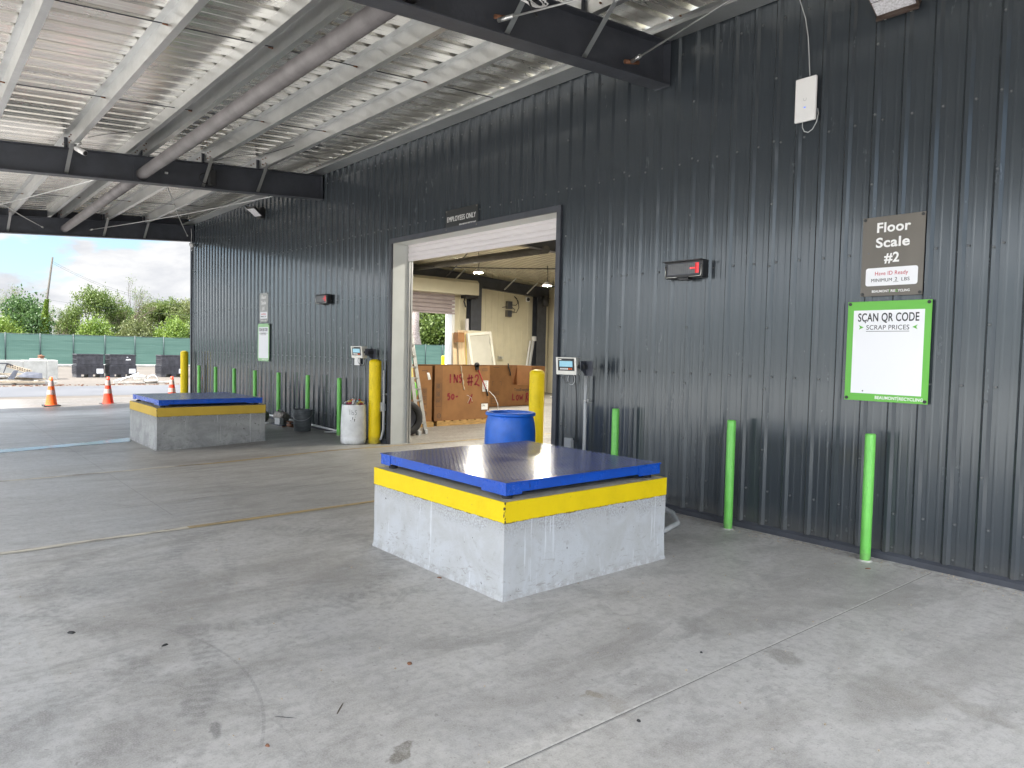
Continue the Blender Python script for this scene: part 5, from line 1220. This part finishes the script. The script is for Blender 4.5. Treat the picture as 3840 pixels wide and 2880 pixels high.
def crate(y, label):
    t = thing('bulk_container', label, 'crate', (-39.5, y, YZ), 0, 'black bulk containers in the yard'); W_, D, H = 1.18, 1.1, 1.12
    MB().box((-D, 0, .14), (0, W_, .60)).build('lower_body', 'crate_plastic', t)
    m_ = MB()
    for k in range(19): y_ = .01+k*(W_-.04)/18; m_.box((0, y_, .16), (.022, y_+.018, .58))
    for k in range(6): z_ = .16+k*.08; m_.box((0, 0, z_), (.02, W_, z_+.014))
    for k in range(17): x_ = -D+.01+k*(D-.04)/16; m_.box((x_, -.022, .16), (x_+.018, 0, .58))
    for k in range(6): z_ = .16+k*.08; m_.box((-D, -.02, z_), (0, 0, z_+.014))
    m_.build('rib_grid', 'crate_plastic', t)
    MB().box((-D+.03, .03, .60), (-.03, W_-.03, 1.08)).build('upper_wall', 'crate_plastic', t)
    m_ = MB()
    for y_ in (.04, .17, .34, .36, .56, .58, .80, .82, .98, 1.1): m_.box((-.03, y_, .64), (-.008, y_+.022, 1.06))
    for k in range(7): m_.box((-D+.06+k*.155, .008, .64), (-D+.08+k*.155, .03, 1.06))
    for z_ in (.64, .85): m_.box((-.03, .04, z_), (-.01, W_-.04, z_+.03)); m_.box((-D+.04, .01, z_), (-.04, .03, z_+.03))
    m_.build('rib_grid', 'crate_plastic', t)
    m_ = MB(); m_.box((-D, 0, 1.075), (.0, .05, 1.12)); m_.box((-D, W_-.05, 1.075), (0, W_, 1.12)); m_.box((-.05, .05, 1.075), (0, W_-.05, 1.12)); m_.box((-D, .05, 1.075), (-D+.05, W_-.05, 1.12)); m_.build('top_rim', 'crate_plastic', t)
    for y_ in (0, W_/2-.1, W_-.2): MB().box((-D, y_, 0), (0, y_+.2, .14)).build('skid', 'crate_plastic', t)
    MB().box((.022, W_-.34, .19), (.026, W_-.05, .42)).build('label_plate', 'sign_white', t)
    m_ = MB(); ribbon(m_, [(W_-.27+.05*cos(a), .30+.05*sin(a)) for a in [k*.5-2 for k in range(9)]], .02, fn=lambda a, b: (.028, a, b))
    for q in range(2): ribbon(m_, [(W_-.16+.05*q, .36), (W_-.16+.05*q, .25)], .022, fn=lambda a, b: (.028, a, b))
    m_.build('label_mark', 'pvc_grey', t)
    return t
c0 = crate(.10, 'black bulk container left of its twin, in front of the green fence')
m1 = dup(c0, (-39.5, 1.52, YZ), 0, 'black bulk container right of its twin, with a torn white sticker')
m_ = MB(); m_.add([(.0, .70, .86), (.0, .94, .87), (.0, .9, .93), (.0, .72, .92)], [(0, 1, 2, 3)]); m_.add([(.0, .72, 1.0), (.0, .82, 1.0), (.0, .78, 1.04)], [(0, 1, 2)])
o = m_.build('torn_sticker', 'sign_white', m1); o.location = (-.0065, 0, -.02)
dup(c0, (-39.5, 3.85, YZ), 0, 'black bulk container partly hidden by the far yellow bollard')
t = thing('concrete_barrier', 'big weathered pale concrete block in the yard behind the scrap pile', 'concrete block', (-37.7, -.9, YZ))
MB().box((-.9, -.42, 0), (0, 0, .85)).build('end_segment', 'yard_concrete', t, bevel=.02)
MB().box((-.9, -1.3, 0), (-.01, -.425, .84)).build('segment', 'yard_concrete', t, bevel=.02)
MB().box((-.9, -3.6, 0), (-.015, -1.305, .83)).build('segment', 'yard_concrete', t, bevel=.02)
o = MB().box((-.5, -1.0, 0), (-.1, -.4, .06)).build('concrete_slab', 'yard_concrete', None, (-37.8, -.9, YZ+.86), bevel=.01); tag(o, 'thin pale slab lying on top of the yard concrete block', 'slab')
m_ = MB()
for k in range(6): m_.tube([(rr.uniform(-.1, .1), rr.uniform(-.15, .15), .02+.02*k), (rr.uniform(-.1, .1), rr.uniform(-.15, .15), .05+.02*k)], .03, 6)
tag(m_.build('scrap_lump', 'rust', None, (-38.0, -1.5, YZ+.92)), 'small rusty lump of scrap on the slab on the yard concrete block', 'scrap')
SX = -33.5
def scrap(label, name, m, pts, w_=.06, h=.04, kind='bar'):
    m_ = MB()
    P = [Vector((SX+p[0], p[1], YZ+p[2])) for p in pts]
    if kind == 'bar':
        for a, b in zip(P, P[1:]): m_.bar(a, b, w_, h)
    else: m_.tube(P, w_, 8)
    return tag(m_.build(name, m), label, 'scrap')
for q, (y0, y1, z, x, m) in enumerate(((-4.4, -1.55, .06, .1, 'alu_scrap'), (-4.4, -1.7, .13, .0, 'alu_scrap'), (-4.4, -2.0, .10, .3, 'tan_scrap'), (-4.4, -1.9, .20, -.2, 'tan_scrap'), (-4.4, -2.3, .30, -.1, 'alu_scrap'), (-4.4, -2.6, .38, -.3, 'tan_scrap'))):
    scrap(['long aluminium bar lowest at the front of the left scrap pile', 'aluminium bar second from the ground in the left scrap pile', 'tan bar lying foremost on the left scrap pile', 'tan bar sloping across the left scrap pile', 'aluminium bar near the top of the left scrap pile', 'tan bar at the back top of the left scrap pile'][q], 'scrap_bar', m, [(x, y0, z+.05), (x, y1, z)], .14, .07)
scrap('dark thin rail with a bent leg on top of the left scrap pile', 'scrap_rail', 'dark_sheet', [(-.4, -4.4, .80), (-.4, -3.12, .80), (-.4, -2.6, .56)], .03, .04)
scrap('dark strut under the thin rail of the left scrap pile', 'scrap_strut', 'dark_sheet', [(-.4, -3.14, .79), (-.35, -3.28, .36)], .03, .03)
m_ = MB(); a = Vector((SX-.45, -3.15, YZ+.74)); b = Vector((SX-.3, -2.35, YZ+.47)); m_.bar(a, b, .05, .15); tag(m_.build('perforated_channel', 'tan_scrap'), 'tan perforated channel sloping down the left scrap pile', 'scrap')
hp = MB()
for k in range(10):
    for j in range(2):
        c = a.lerp(b, .06+.095*k)+Vector((.027, 0, .03-.06*j)); hp.cbox(c, (.004, .05, .035))
o = hp.build('hole_row', 'sign_black', bpy.data.objects['perforated_channel'])
m_ = MB(); m_.add([(SX+.1, -2.85, YZ+.34), (SX-.0, -2.55, YZ+.5), (SX-.1, -2.4, YZ+.49), (SX+.1, -2.05, YZ+.44), (SX+.25, -2.05, YZ+.24), (SX+.3, -2.8, YZ+.30)], [(0, 1, 2, 3, 4, 5)])
o = m_.build('bent_sheet', 'dark_sheet'); o.modifiers.new('s', 'SOLIDIFY').thickness = .02; tag(o, 'dark blue bent metal sheet lying on the left scrap pile', 'scrap')
m_ = MB(); m_.add([(SX+.3, -3.2, YZ+.22), (SX+.3, -2.98, YZ+.22), (SX+.2, -2.82, YZ+.56), (SX+.2, -2.98, YZ+.55)], [(0, 1, 2, 3)])
o = m_.build('bent_sheet', 'dark_sheet'); o.modifiers.new('s', 'SOLIDIFY').thickness = .02; tag(o, 'narrow dark upright metal sheet in the left scrap pile', 'scrap')
for q in range(8):
    y = rr.uniform(-4.2, -3.0); z = rr.uniform(.1, .5); scrap('short grey scrap tube in the tangle of the left scrap pile', 'scrap_tube', rr.choice(['alu_scrap', 'old_motor', 'pvc_grey']), [(rr.uniform(-.4, .2), y, z), (rr.uniform(-.4, .2), y+rr.uniform(.3, .7), z+rr.uniform(-.1, .1))], rr.uniform(.025, .06), 0, 'tube')['group'] = 'short tubes in the left scrap pile'
m_ = MB(); m_.lathe([(0, -.1), (.18, -.1), (.2, 0), (.18, .1), (0, .1)], 18, M=Matrix.Translation((SX-.1, -3.55, YZ+.62)) @ Matrix.Rotation(pi/2, 4, 'Y')); tag(m_.build('scrap_disc', 'pvc_grey'), 'grey round scrap wheel at the left edge of the scrap pile', 'scrap')
scrap('boxy aluminium bracket at the front of the left scrap pile', 'scrap_bracket', 'alu_scrap', [(.25, -2.35, .10), (.25, -2.2, .10)], .14, .17)
# right heap of light scrap
scrap('pale tube sloping up over the right scrap heap', 'scrap_tube', 'pvc_white', [(0, .55, .12), (0, 1.1, .28), (0, 1.42, .42)], .035, 0, 'tube')
scrap('second pale tube sloping up over the right scrap heap', 'scrap_tube', 'alu_scrap', [(-.1, .75, .10), (-.1, 1.36, .36)], .03, 0, 'tube')
m_ = MB(); m_.box((SX-.3, 1.2, YZ+.14), (SX+.1, 1.7, YZ+.34)); tag(m_.build('scrap_hood', 'alu_scrap', bevel=.06), 'rounded aluminium hood on the right scrap heap', 'scrap')
m_ = MB(); m_.lathe([(0, 0), (.26, 0), (.3, .12), (.29, .13), (.24, .02), (0, .02)], 20); o = m_.build('scrap_basin', 'alu_scrap', None, (SX, 1.88, YZ+.02)); tag(o, 'shallow metal basin on the right scrap heap', 'scrap')
scrap('curved pale hose looping over the right scrap heap', 'scrap_hose', 'pvc_white', [(0, 1.72, .15), (0, 1.82, .3), (0, 1.98, .36), (0, 2.1, .3), (0, 2.15, .2)], .018, 0, 'tube')
scrap('flat aluminium strip trailing from the right scrap heap', 'scrap_bar', 'alu_scrap', [(.1, 2.1, .05), (.1, 2.75, .06)], .2, .05)
scrap('low pale strip lying across the front of the right scrap heap', 'scrap_bar', 'alu_scrap', [(.2, .6, .05), (.2, 1.6, .04)], .18, .04)
scrap('boxy end piece at the left end of the right scrap heap', 'scrap_bracket', 'alu_scrap', [(.15, .44, .08), (.15, .56, .08)], .1, .13)
lit = MB()
for k in range(150):
    y = rr.uniform(-6, 5); x = -32.4+rr.gauss(0, .18)-.12*y*.3; s_ = rr.uniform(.015, .06); lit.cbox((x, y, YZ+s_*.3), (s_, s_*1.6, s_*.7), None)
tag(lit.build('brick_rubble', 'rust'), 'thin trail of reddish brick crumbs and dirt across the yard', 'rubble', kind='stuff')
tag(MB().box((-57.6, -40, -.03), (-57.2, 90, .12)).build('kerb', 'yard_concrete', bevel=.03), kind='structure')
# fence
FX = -58.
t = thing('screen_fence', 'green fabric screened fence along the far side of the yard', 'fence', (FX, 0, -.03))
ps = [-.99+1.945*k for k in range(-14, 26)]
fr = MB(); n_ = 0
YS = [ps[0]+.13*k for k in range(int((ps[-1]-ps[0])/.13))]
vs = []
for y in YS:
    b = .02*noise.noise(Vector((y*.8, 1, 0))); k = ((y-ps[0]) % 1.945)/1.945; sag = .03*sin(pi*k)
    for z in (.02, .5, 1.0, 1.5, 2.16-sag): vs.append((.03+b+.02*noise.noise(Vector((y*2, z*2, 4))), y, z))
fr.add(vs, [(i*5+j, (i+1)*5+j, (i+1)*5+j+1, i*5+j+1) for i in range(len(YS)-1) for j in range(4)], True)
fr.build('screen', 'green_screen_fabric', t, fixn=False)
tr = MB(); tr.tube([(.0, ps[0], 2.165), (0, ps[-1], 2.165)], .022, 8); tr.build('top_rail', 'fence_post', t)
po = MB().tube([(.05, 0, 0), (.05, 0, 2.24)], .035, 8).build('post', 'fence_post', t); po.location = (.03, ps[0], 0)
for y in ps[1:]: part_copy(po, t, (.03, y, 0))

# ------------------------------------------------------------------ trees
def rot_to(d, ang, az):
    d = d.normalized(); u = d.orthogonal().normalized(); v_ = d.cross(u); s_ = (u*cos(az)+v_*sin(az)); return (d*cos(ang)+s_*sin(ang)).normalized()
def grow(seed, h, spread, levels, leaves, lsize, bare=0., trunk=.12, up=.25, first=.28, droop=0.):
    r_ = random.Random(seed); wood = MB(); leaf = MB()
    def lf(p, k, rad_):
        for _ in range(k):
            q = p+Vector((r_.gauss(0, 1), r_.gauss(0, 1), r_.gauss(0, .8)))*rad_
            a = Vector((r_.uniform(-1, 1), r_.uniform(-1, 1), r_.uniform(-.4, .8))).normalized(); b = a.cross(Vector((r_.uniform(-1, 1), r_.uniform(-1, 1), r_.uniform(-1, 1)))).normalized()
            s_ = lsize*r_.uniform(.6, 1.4)
            leaf.add([q-a*s_, q+b*s_*.55, q+a*s_, q-b*s_*.55], [(0, 1, 2, 3)])
    def br(p, d, L, rd, lev):
        pts = [p]; rs_ = [rd]; k = 4 if lev > 2 else 3
        for i in range(k):
            d = (d+Vector((r_.gauss(0, .16), r_.gauss(0, .16), r_.gauss(0, .10)+up*.12-droop*.1))).normalized(); p = p+d*L/k; pts.append(p); rs_.append(rd*(1-.5*(i+1)/k))
        wood.tube(pts, rs_, 6 if lev > 2 else 4, False)
        if lev == 0:
            if r_.random() > bare: lf(p, leaves, lsize*2.2+.075*spread)
            return
        if lev <= 2 and r_.random() > bare: lf(pts[2], leaves//3, lsize*2.)
        c = r_.choice((2, 3, 3)) if lev < levels else 4
        for i in range(c): br(pts[-1] if i < 2 else pts[-2], rot_to(d, r_.uniform(.3, .75)*spread, r_.uniform(0, 6.3)), L*r_.uniform(.62, .82), rd*.55, lev-1)
        if lev == levels:
            for f in (.55, .75): br(pts[2 if f < .6 else 3], rot_to(d, r_.uniform(.7, 1.1), r_.uniform(0, 6.3)), L*.7, rd*.4, lev-2)
    br(Vector((0, 0, 0)), Vector((0, 0, 1)), h*first, trunk, levels)
    return wood, leaf
PROTO = {}
def tree(key, name, label, cat, loc, sc_=1., rz=0., leafm_='leaf_mid', grp=None, wd=.62, **kw):
    """grow one kind, later ones share its meshes"""
    if key not in PROTO:
        w_, l_ = grow(**kw); zt_ = max(p[2] for p in w_.v); PROTO[key] = None
        t = thing(name, label, cat, loc, rz, grp); w_.build('trunk', 'bark', t, fixn=False); l_.build('crown', leafm_, t, fixn=False); PROTO[key] = (t, zt_)
    else: t = dup(PROTO[key][0], loc, rz, label)
    s_ = sc_/PROTO[key][1]; t.scale = (s_*wd, s_*wd, s_)
    for ch in t.children:
        if ch.name.startswith('crown') and ch.data.materials[0].name != leafm_:
            ch.data = ch.data.copy(); ch.data.materials[0] = MATS[leafm_]
    if grp: t['group'] = grp
    return t
G = 'trees beyond the green fence'
SPARSE = dict(seed=5, h=6, spread=1.0, levels=5, leaves=11, lsize=.042, bare=.25, trunk=.10)
AIRY = dict(seed=12, h=6, spread=.9, levels=5, leaves=24, lsize=.048, bare=.1, trunk=.12)
DENSE = dict(seed=21, h=6, spread=1.15, levels=5, leaves=46, lsize=.055, bare=0., trunk=.14, first=.2)
BUSH = dict(seed=31, h=3, spread=1.3, levels=4, leaves=80, lsize=.042, bare=0., trunk=.07, first=.16)
DEAD = dict(seed=44, h=7, spread=.9, levels=5, leaves=16, lsize=.042, bare=.62, trunk=.13)
z0 = -.05
tree('sparse', 'tree', 'thin twiggy tree standing left of the leaning pole beyond the fence', 'tree', (-64, .0, z0), 5.7, 0, 'leaf_olive', G, **SPARSE)
tree('bush', 'shrub', 'dark leafy shrub at the foot of the leaning pole, on its left', 'shrub', (-62.5, .35, z0), 4.1, 0, 'leaf_dark', G, **BUSH)
tree('bush', 'shrub', 'lime green shrub just above the fence at the left edge', 'shrub', (-60.5, -1.1, z0), 2.8, 1, 'leaf_lime', G)
tree('airy', 'tree', 'airy tree standing just right of the leaning pole beyond the fence', 'tree', (-64, 2.75, z0), 5.3, 0, 'leaf_mid', G, **AIRY)
tree('dense', 'tree', 'rounded leafy tree in the middle between the pole and the tall dead topped tree', 'tree', (-64.5, 5.0, z0), 5.6, 0, 'leaf_mid', G, **DENSE)
tree('bush', 'shrub', 'pale green shrub spreading over the fence in front of the rounded tree', 'shrub', (-60.6, 4.7, z0), 2.9, 2, 'leaf_lime', G)
tree('dead', 'tree', 'tall tree with bare dead top branches beyond the fence', 'tree', (-64, 7.7, z0), 7.0, 0, 'leaf_mid', G, **DEAD)
tree('airy', 'tree', 'airy olive tree entwined behind the tall dead topped tree', 'tree', (-65.5, 8.3, z0), 5.6, 2, 'leaf_olive', G)
tree('dense', 'tree', 'leafy tree right of the tall dead topped tree', 'tree', (-66, 9.6, z0), 4.9, 1.5, 'leaf_olive', G)
tree('dense', 'tree', 'mid green tree near the building corner beyond the fence', 'tree', (-65.5, 11.3, z0), 5.2, 3, 'leaf_mid', G)
tree('bush', 'shrub', 'bright green shrub over the fence near the building corner', 'shrub', (-61, 10.4, z0), 3.1, 4, 'leaf_lime', G)
tree('bush', 'shrub', 'low olive shrub over the fence below the dead topped tree', 'shrub', (-61.5, 7.6, z0), 2.9, 5, 'leaf_olive', G)
tree('dense', 'tree', 'olive tree touching the building corner beyond the fence', 'tree', (-66, 13.2, z0), 5.3, 4, 'leaf_olive', G)
tree('bush', 'shrub', 'dark shrub low at the building corner beyond the fence', 'shrub', (-61.5, 12.6, z0), 3.2, 2.5, 'leaf_mid', G)
tree('airy', 'tree', 'small airy tree farther back behind the leaning pole', 'tree', (-74, 1.4, z0), 3.8, 4, 'leaf_olive', G)
tree('dense', 'tree', 'far olive tree showing between the airy tree and the rounded tree', 'tree', (-76, 5.1, z0), 3.6, 5, 'leaf_olive', G)
tree('dense', 'tree', 'far dark tree showing behind the dead topped tree', 'tree', (-78, 10.4, z0), 5.0, 2.2, 'leaf_dark', G)
tree('airy', 'tree', 'airy tree at the far left edge beyond the fence', 'tree', (-68, -2.6, z0), 5.6, 2.7, 'leaf_mid', G)
for q, (x, y, h, kk, lm) in enumerate(((-68, 36.5, 9.0, 'dense', 'leaf_lime'), (-66, 40.5, 9.5, 'dense', 'leaf_mid'), (-63.5, 37.5, 4.6, 'bush', 'leaf_mid'), (-74, 33.5, 8.0, 'dense', 'leaf_olive'), (-63, 41, 4.5, 'bush', 'leaf_lime'))):
    tree(kk, 'tree' if kk == 'dense' else 'shrub', ['big lime green tree seen through the far roller door', 'mid green tree at the right edge of the far roller door opening', 'green shrub over the fence seen through the far roller door', 'olive tree behind the vine covered trunk', 'lime shrub at the right edge of the far roller door opening'][q], 'tree' if kk == 'dense' else 'shrub', (x, y, z0), h, q, lm, G, wd=.95)
t = thing('dead_trunk', 'grey vine covered dead trunk seen through the far roller door', 'tree', (-61, 32.6, z0)); m_ = MB(); pts = [(0, .15*sin(k*.9), k*.7) for k in range(12)]
m_.tube(pts, [.85, .8, .78, .8, .74, .7, .66, .6, .5, .4, .3, .2], 14)
for q in range(len(m_.v)): p = Vector(m_.v[q]); m_.v[q] = tuple(p*1+Vector((0, .12*noise.noise(p*2.2), 0)))
m_.build('trunk', 'vine_bark', t)
m_ = MB(); r2 = random.Random(9)
for k in range(1400):
    z = r2.uniform(0, 7.5); a = r2.uniform(0, 6.3); rr_ = (.86-.08*z)*r2.uniform(.95, 1.15); p = Vector((rr_*cos(a), rr_*sin(a), z)); d = Vector((r2.gauss(0, .05), r2.gauss(0, .05), r2.uniform(.1, .25))); m_.add([p-d+Vector((0, .008, 0)), p+d, p+d+Vector((0, .02, 0)), p-d+Vector((0, .02, 0))], [(0, 1, 2, 3)])
m_.build('vine', 'vine_bark', t, fixn=False)
# leaning pole with ivy and wires
t = thing('utility_pole', 'leaning wooden utility pole with ivy on its lower half beyond the fence', 'pole', (-61, 1.22, z0))
m_ = MB(); m_.tube([(0, 0, 0), (0, .9, 7.75)], [.085, .06], 12); m_.build('shaft', 'pole_wood', t)
m_ = MB(); r2 = random.Random(2)
for k in range(3200):
    z = r2.uniform(1.6, 4.7); rad_ = .10+.22*max(0, (4.4-z)/2.6)*r2.uniform(.3, 1.4); a = r2.uniform(0, 6.3); q = Vector((rad_*cos(a), .9*z/7.75+rad_*sin(a), z)); A_ = Vector((r2.uniform(-1, 1), r2.uniform(-1, 1), r2.uniform(-1, 1))).normalized(); B_ = A_.orthogonal().normalized(); s_ = r2.uniform(.04, .085); m_.add([q-A_*s_, q+B_*s_, q+A_*s_, q-B_*s_], [(0, 1, 2, 3)])
m_.build('ivy', 'leaf_lime', t, fixn=False)
for q, (a, b, s_) in enumerate((((-61, 2.12, 7.4), (-61, 9.5, 5.1), .45), ((-61, 2.05, 7.3), (-61, 14.5, 4.95), 1.1), ((-61, 1.75, 4.65), (-61, 14.5, 4.0), .22))):
    m_ = MB(); a, b = Vector(a), Vector(b); m_.tube([a.lerp(b, k/14)-Vector((0, 0, s_*4*(k/14)*(1-k/14))) for k in range(15)], .007, 5); tag(m_.build('overhead_wire', 'fence_post'), ['short wire from the top of the leaning pole down to the dead topped tree', 'long sagging wire from the top of the leaning pole', 'low wire from the ivy part of the leaning pole across the trees'][q], 'wire')

# ------------------------------------------------------------------ small litter on the floor
def bit(name, x, y, m, label, s_, rz=0., cat='litter'):
    m_ = MB(); rq = random.Random(int(x*977+y*31)); n = 7; P = [(s_[0]*cos(2*pi*k/n)*rq.uniform(.6, 1.1), s_[1]*sin(2*pi*k/n)*rq.uniform(.6, 1.1)) for k in range(n)]
    m_.add([(a, b, 0) for a, b in P]+[(a*.6, b*.6, s_[2]) for a, b in P]+[(0, 0, s_[2]*1.1)], [(k, (k+1) % n, n+(k+1) % n, n+k) for k in range(n)]+[(n+k, n+(k+1) % n, 2*n) for k in range(n)])
    return tag(m_.build(name, m, None, (x, y, zf(x, y)), rot=(0, 0, rz)), label, cat)
bit('dry_leaf', -4.70, -5.55, 'black_rubber', 'dark dry leaf scrap farthest left on the floor', (.032, .018, .008), .6)
bit('dry_leaf', -4.20, -5.18, 'black_rubber', 'dark dry leaf scrap beside the thin tyre arc', (.03, .014, .006), 1.9)
bit('bottle_cap', -3.18, -4.24, 'rust', 'small reddish bottle cap on the floor before the near block', (.018, .016, .008), 0)
bit('twig', -2.97, -4.75, 'bark', 'thin dark twig on the floor before the near block', (.075, .004, .004), -.75)
bit('twig', -3.05, -4.98, 'sign_black', 'thin dark sliver of rubber on the floor', (.06, .0025, .002), .75)
bit('pebble', -2.04, -3.74, 'black_rubber', 'small black pebble by the floor joint, near the brown stain', (.014, .01, .008), 0)
bit('pebble', -2.87, -5.13, 'rust', 'small brown crumb on the floor at the bottom of the picture', (.014, .009, .007), .5)
bit('pebble', -2.31, -2.87, 'sign_black', 'small dark pebble beside the foot print stain', (.011, .009, .007), .2)
bit('dry_leaf', -4.28, -3.29, 'rust', 'brown leaf scrap at the foot of the near concrete block', (.03, .012, .006), .4)
bit('dry_leaf', -2.45, -.42, 'rust', 'brown leaf scrap near the green post under the price sign', (.03, .012, .006), .9)
gr = MB(); rr = random.Random(5)
for k in range(520):
    x = rr.uniform(-6, .5); y = -.06-abs(rr.gauss(0, .14)) if k < 330 else rr.uniform(-6.2, -.1); s_ = rr.uniform(.0025, .0075); gr.cbox((x, y, zf(x, y)+s_*.4), (s_, s_*1.4, s_), None)
tag(gr.build('floor_grit', 'tan_scrap'), 'fine grit and crumbs scattered on the concrete floor by the wall', 'grit', kind='stuff')

# ------------------------------------------------------------------ pieces of a part go under that part
SUB = {'keypad': 'screen key badge', 'lens': 'lens_grid lit_segment lit_dots', 'panel': 'lettering notice_panel white_field underline divider arrow', 'body': 'reflective_band', 'barrel': 'writing',
       'front_panel': 'printed_icon sprayed_word shipping_label printed_word printed_line torn_paper corner_flap', 'ribbed_wall': 'panel_screw base_trim corner_trim', 'door_jamb': 'door_track', 'leaf_panel': 'hinge knob_hole',
       'lower_body': 'label_plate label_mark', 'pail': 'rib_ring', 'shell': 'emblem status_light', 'housing': 'lens_panel visor rim_guard', 'handle': 'grip', 'channel': 'collar', 'clear_lid': 'socket'}
base = lambda o: o.name.split('.')[0]
for root in [o for o in bpy.data.objects if o.parent is None and o.type == 'EMPTY']:
    kids = list(root.children)
    for pn, cn in SUB.items():
        host = next((k for k in kids if base(k) == pn), None)
        if host is None or host.location.length > 1e-6: continue
        for k in kids:
            if base(k) in cn.split() and not k.children: k.parent = host
